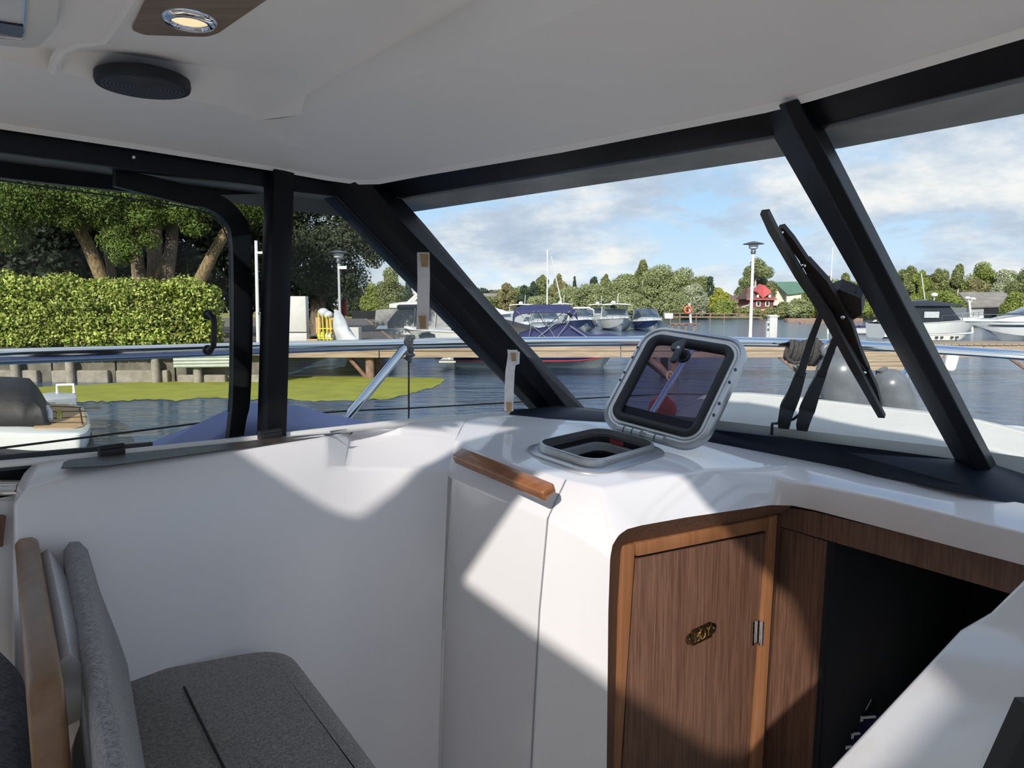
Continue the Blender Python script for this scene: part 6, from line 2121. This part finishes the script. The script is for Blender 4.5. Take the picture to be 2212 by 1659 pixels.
MB().prism([Vector((hpX(777), Y, .8)), Vector((hpX(793), Y, .8)), Vector((hpX(793), Y, hz(637))), Vector((hpX(786), Y, hz(624))), Vector((hpX(777), Y, hz(634)))], (0, 5, 0)).build('wall', M('orange_brick', (.46, .20, .085), .9), h_, smooth=0)
MB().tube([Vector((hpX(775), Y - .1, hz(634))), Vector((hpX(786), Y - .1, hz(622))), Vector((hpX(794), Y - .1, hz(637)))], .15, 5).build('roof', GREYW, h_)
h_ = house('red_roof_house', 'house with red tiled roof behind the flybridge yacht', Vector((qx(915, 110), 110, .9)))
Y = 110
MB().prism([Vector((hpX(885), Y, .9)), Vector((hpX(955), Y, .9)), Vector((hpX(955), Y, hz(645))), Vector((hpX(885), Y, hz(645)))], (0, 5, 0)).build('wall', CREAMW, h_, smooth=0)
MB().prism([Vector((hpX(880), Y - .4, hz(646))), Vector((hpX(960), Y - .4, hz(646))), Vector((hpX(945), Y + 2.5, hz(632))), Vector((hpX(895), Y + 2.5, hz(632)))], (0, 3, -.3)).build('roof', REDROOF, h_, smooth=0)
Y = 130
h_ = house('pale_roof_house', 'low house with pale roof at the left end of the far shore', Vector((qx(1060, Y), Y, .9)))
MB().bx(hpX(1040), hpX(1085), Y, Y + 4, .9, hz(642)).build('wall', CREAMW, h_)
MB().prism([Vector((hpX(1036), Y - .4, hz(643))), Vector((hpX(1089), Y - .4, hz(640))), Vector((hpX(1080), Y + 2, hz(633))), Vector((hpX(1045), Y + 2, hz(633)))], (0, 2, -.2)).build('roof', GREYROOF, h_, smooth=0)


# ---- far trees
def far_tree(label, px, ytop, wpx, Y, leaf, ybase=684, trunk_m=BARK, n=None, shape='round', group='trees on the far shore', name='far_tree', size=None):
    base = Vector((qx(px, Y), Y, .5))
    ztop = P(px, ytop, Y).z
    W = wpx / FPX * Y / 2
    t = thing(name, label, 'tree', base, 0, group)
    H = ztop - base.z
    MB().tube([base, base + Vector((0, 0, H * .55)), base + Vector((.1, 0, H * .85))], [max(.12, W * .06), max(.09, W * .045), .05], 6).build('trunk', trunk_m, t)
    cs_, rs_ = [], []
    if shape == 'round':
        for i in range(20):
            a = random.uniform(0, 6.283)
            u_ = random.random() ** .5
            z = base.z + H * random.uniform(.12, .82)
            k = 1 - abs((z - base.z) / H - .5) * .7
            cs_.append((base.x + math.cos(a) * u_ * W * .68 * k, Y + math.sin(a) * u_ * W * .5 * k, z))
            r = W * random.uniform(.20, .42)
            rs_.append((r, r, min(r * .85, H * .22)))
        cs_.append((base.x, Y, base.z + H * .84))
        rs_.append((W * .4, W * .4, H * .16))
        cs_.append((base.x, Y, base.z + H * .45))
        rs_.append((W * .8, W * .6, H * .3))
    elif shape == 'spire':
        for i in range(9):
            f = i / 8
            cs_.append((base.x, Y, base.z + H * (.15 + .8 * f)))
            rs_.append((W * (1 - f) + .15, W * (1 - f) + .15, H * .08))
    elif shape == 'birch':
        for i in range(20):
            f = random.random()
            cs_.append((base.x + random.uniform(-.75, .75) * W * (1.1 - f * .7), Y + random.uniform(-.5, .5) * W, base.z + H * (.10 + .78 * f)))
            rs_.append((W * random.uniform(.25, .38), W * .3, H * random.uniform(.09, .15)))
        cs_.append((base.x, Y, base.z + H * .9))
        rs_.append((W * .25, W * .25, H * .1))
    s_ = size or .00125 * Y
    n = n or int(min(17000, 2400 + 32 * wpx * max(20, (684 - ytop)) / 12))
    foliage('foliage', cs_, rs_, n, s_, LEAFM[leaf], t, .55, .6)
    return t


FT = [
    ('low olive bush at the left end of the far shore', 1052, 640, 60, 128, 'olive', 'round'),
    ('brownish loose tree near the pale roof house', 1095, 611, 56, 130, 'brown', 'birch'),
    ('dark pine by the bimini mast', 1132, 616, 40, 134, 'pine', 'round'),
    ('dark green pointed pine behind the bimini', 1152, 608, 34, 136, 'pine', 'birch'),
    ('tall light birch left of the mast', 1172, 594, 44, 138, 'olive', 'birch'),
    ('tall light birch right of the mast', 1206, 592, 44, 138, 'brown', 'birch'),
    ('small dark spruce on the far skyline', 1239, 599, 18, 145, 'pine', 'spire'),
    ('dark tree clump on the skyline left of the willows', 1282, 598, 44, 142, 'pine', 'birch'),
    ('slim dark birch on the skyline', 1306, 592, 34, 142, 'olive', 'birch'),
    ('soft willow bush behind the bimini', 1165, 640, 70, 124, 'willow', 'round'),
    ('pale round willow behind the navy cruiser', 1230, 620, 84, 124, 'willow', 'round'),
    ('pale round willow behind the hardtop cruiser', 1282, 612, 90, 125, 'willow', 'round'),
    ('silvery willow left of the big willow group', 1345, 592, 84, 126, 'willow', 'round'),
    ('dark headed tall tree in the big willow group', 1384, 561, 62, 132, 'olive', 'birch'),
    ('big tall willow in the middle of the willow group', 1425, 571, 110, 127, 'willow', 'round'),
    ('broad pale willow right of the middle willow', 1472, 578, 96, 127, 'willow', 'round'),
    ('drooping willow at the right of the willow group', 1496, 612, 70, 122, 'silver', 'round'),
    ('low willow by the small dock', 1445, 632, 100, 119, 'willow', 'round'),
    ('low willow behind the canopy cruiser', 1370, 634, 90, 119, 'willow', 'round'),
    ('dark birch right of the willow group', 1528, 597, 46, 140, 'pine', 'birch'),
    ('yellow-green bush by the grey hut', 1546, 622, 50, 135, 'yellow', 'round'),
    ('round green bush at the shed', 1556, 648, 64, 124, 'fresh', 'round'),
    ('tall birch standing behind the red house', 1624, 556, 92, 150, 'olive', 'birch'),
    ('green bush right of the red house', 1686, 652, 44, 128, 'olive', 'round'),
    ('rounded grey-green bush under the green roof', 1720, 645, 66, 124, 'willow', 'round'),
    ('pale birch behind the wiper head', 1765, 588, 60, 130, 'olive', 'birch'),
    ('yellow-green bush behind the wiper arm', 1782, 616, 56, 122, 'yellow', 'round'),
    ('low green bush behind the wiper blade', 1842, 652, 90, 112, 'fresh', 'round'),
    ('pale birch right of the wiper head', 1815, 590, 60, 125, 'olive', 'birch'),
    ('willow hidden by the windscreen mullion', 1880, 600, 80, 120, 'olive', 'round'),
    ('tall birch at the left of the right-hand wood', 1952, 574, 56, 112, 'olive', 'birch'),
    ('slim birch left of the hardtop boat antenna', 1978, 584, 50, 110, 'fresh', 'birch'),
    ('pale birch above the hardtop boat', 2012, 580, 56, 110, 'olive', 'birch'),
    ('dark birch with white stems in the right-hand wood', 2056, 570, 60, 110, 'olive', 'birch'),
    ('bright rounded tree crown in the right-hand wood', 2106, 566, 84, 108, 'fresh', 'round'),
    ('brownish tree behind the boat shed', 2092, 602, 70, 100, 'brown', 'round'),
    ('grey-green tree right of the bright crown', 2150, 582, 70, 104, 'silver', 'round'),
    ('large round tree above the sports cruiser', 2206, 574, 90, 92, 'olive', 'round'),
    ('bushy fresh green tree by the boat shed', 2178, 630, 70, 70, 'fresh', 'round'),
    ('leafy green bushes behind the black hardtop', 2020, 628, 120, 98, 'fresh', 'round'),
    ('low bushes on the bank left of the hardtop boat', 1960, 640, 80, 100, 'fresh', 'round'),
]
BK = []
for i in range(34):
    px = 1040 + i * 36 + random.uniform(-8, 8)
    if 1540 < px < 1680:
        continue
    yt = (622 if px < 1320 else 600 if px < 1560 else 604 if px < 1900 else 592) + random.uniform(-8, 10)
    BK.append((px, yt))
for px, yt in BK:
    lf = random.choice(['olive', 'pine', 'olive', 'willow', 'fresh'])
    nm = dict(olive='olive green', pine='dark blue-green', willow='pale grey-green', fresh='fresh green')[lf]
    wh = 'behind the moored cruisers' if px < 1330 else 'behind the big willows' if px < 1560 else 'behind the wiper' if px < 1900 else 'behind the boat shed wood'
    FT.append((f'{nm} dense tree in the back row {wh}', px, yt, 108, 160 if px < 1900 else 125, lf, 'round'))
for lab, px, yt, w, Y, lf, shp in FT:
    far_tree(lab, px, yt, w, Y, lf, shape=shp, trunk_m=BIRCH if shp == 'birch' else BARK)
LT = 'trees beyond the walkway'
far_tree('tall light green tree beyond the walkway boats', 848, 577, 78, 80, 'olive', shape='round', group=LT)
far_tree('small spruce between the walkway trees', 885, 598, 30, 78, 'pine', shape='spire', group=LT)
far_tree('bushy tree at the end of the walkway', 806, 612, 60, 84, 'fresh', shape='round', group=LT)
far_tree('dark tree closing the end of the walkway', 765, 606, 60, 88, 'shade', shape='round', group=LT)
far_tree('low green tree behind the flybridge yacht', 930, 622, 80, 95, 'olive', shape='round', group=LT)
far_tree('green tree hidden by the corner pillar', 990, 612, 80, 105, 'olive', shape='round', group=LT)
o = MB().bx(qx(766, 72), qx(830, 72), 71.5, 72.5, .9, 1.7).build('dark_fence', DARKIN)
tag(o, 'dark low fence closing the end of the walkway', 'fence')
# reeds / bank edge grass
bank = thing('bank_bushes', 'low scrub along the far water edge', 'bush', Vector((qx(1700, 124), 124, .3)))
cs, rs = [], []
for px in range(1520, 1960, 16):
    Yb = 124 if px < 1800 else 118
    cs.append((qx(px, Yb), Yb + random.uniform(0, 4), 1.0 + random.uniform(-.1, .5)))
    rs.append((1.0, .8, .7))
foliage('foliage', cs, rs, 5000, .2, LEAFM['brown'], bank, .4)
foliage('green_leaves', cs, rs, 3500, .2, LEAFM['fresh'], bank, .5)
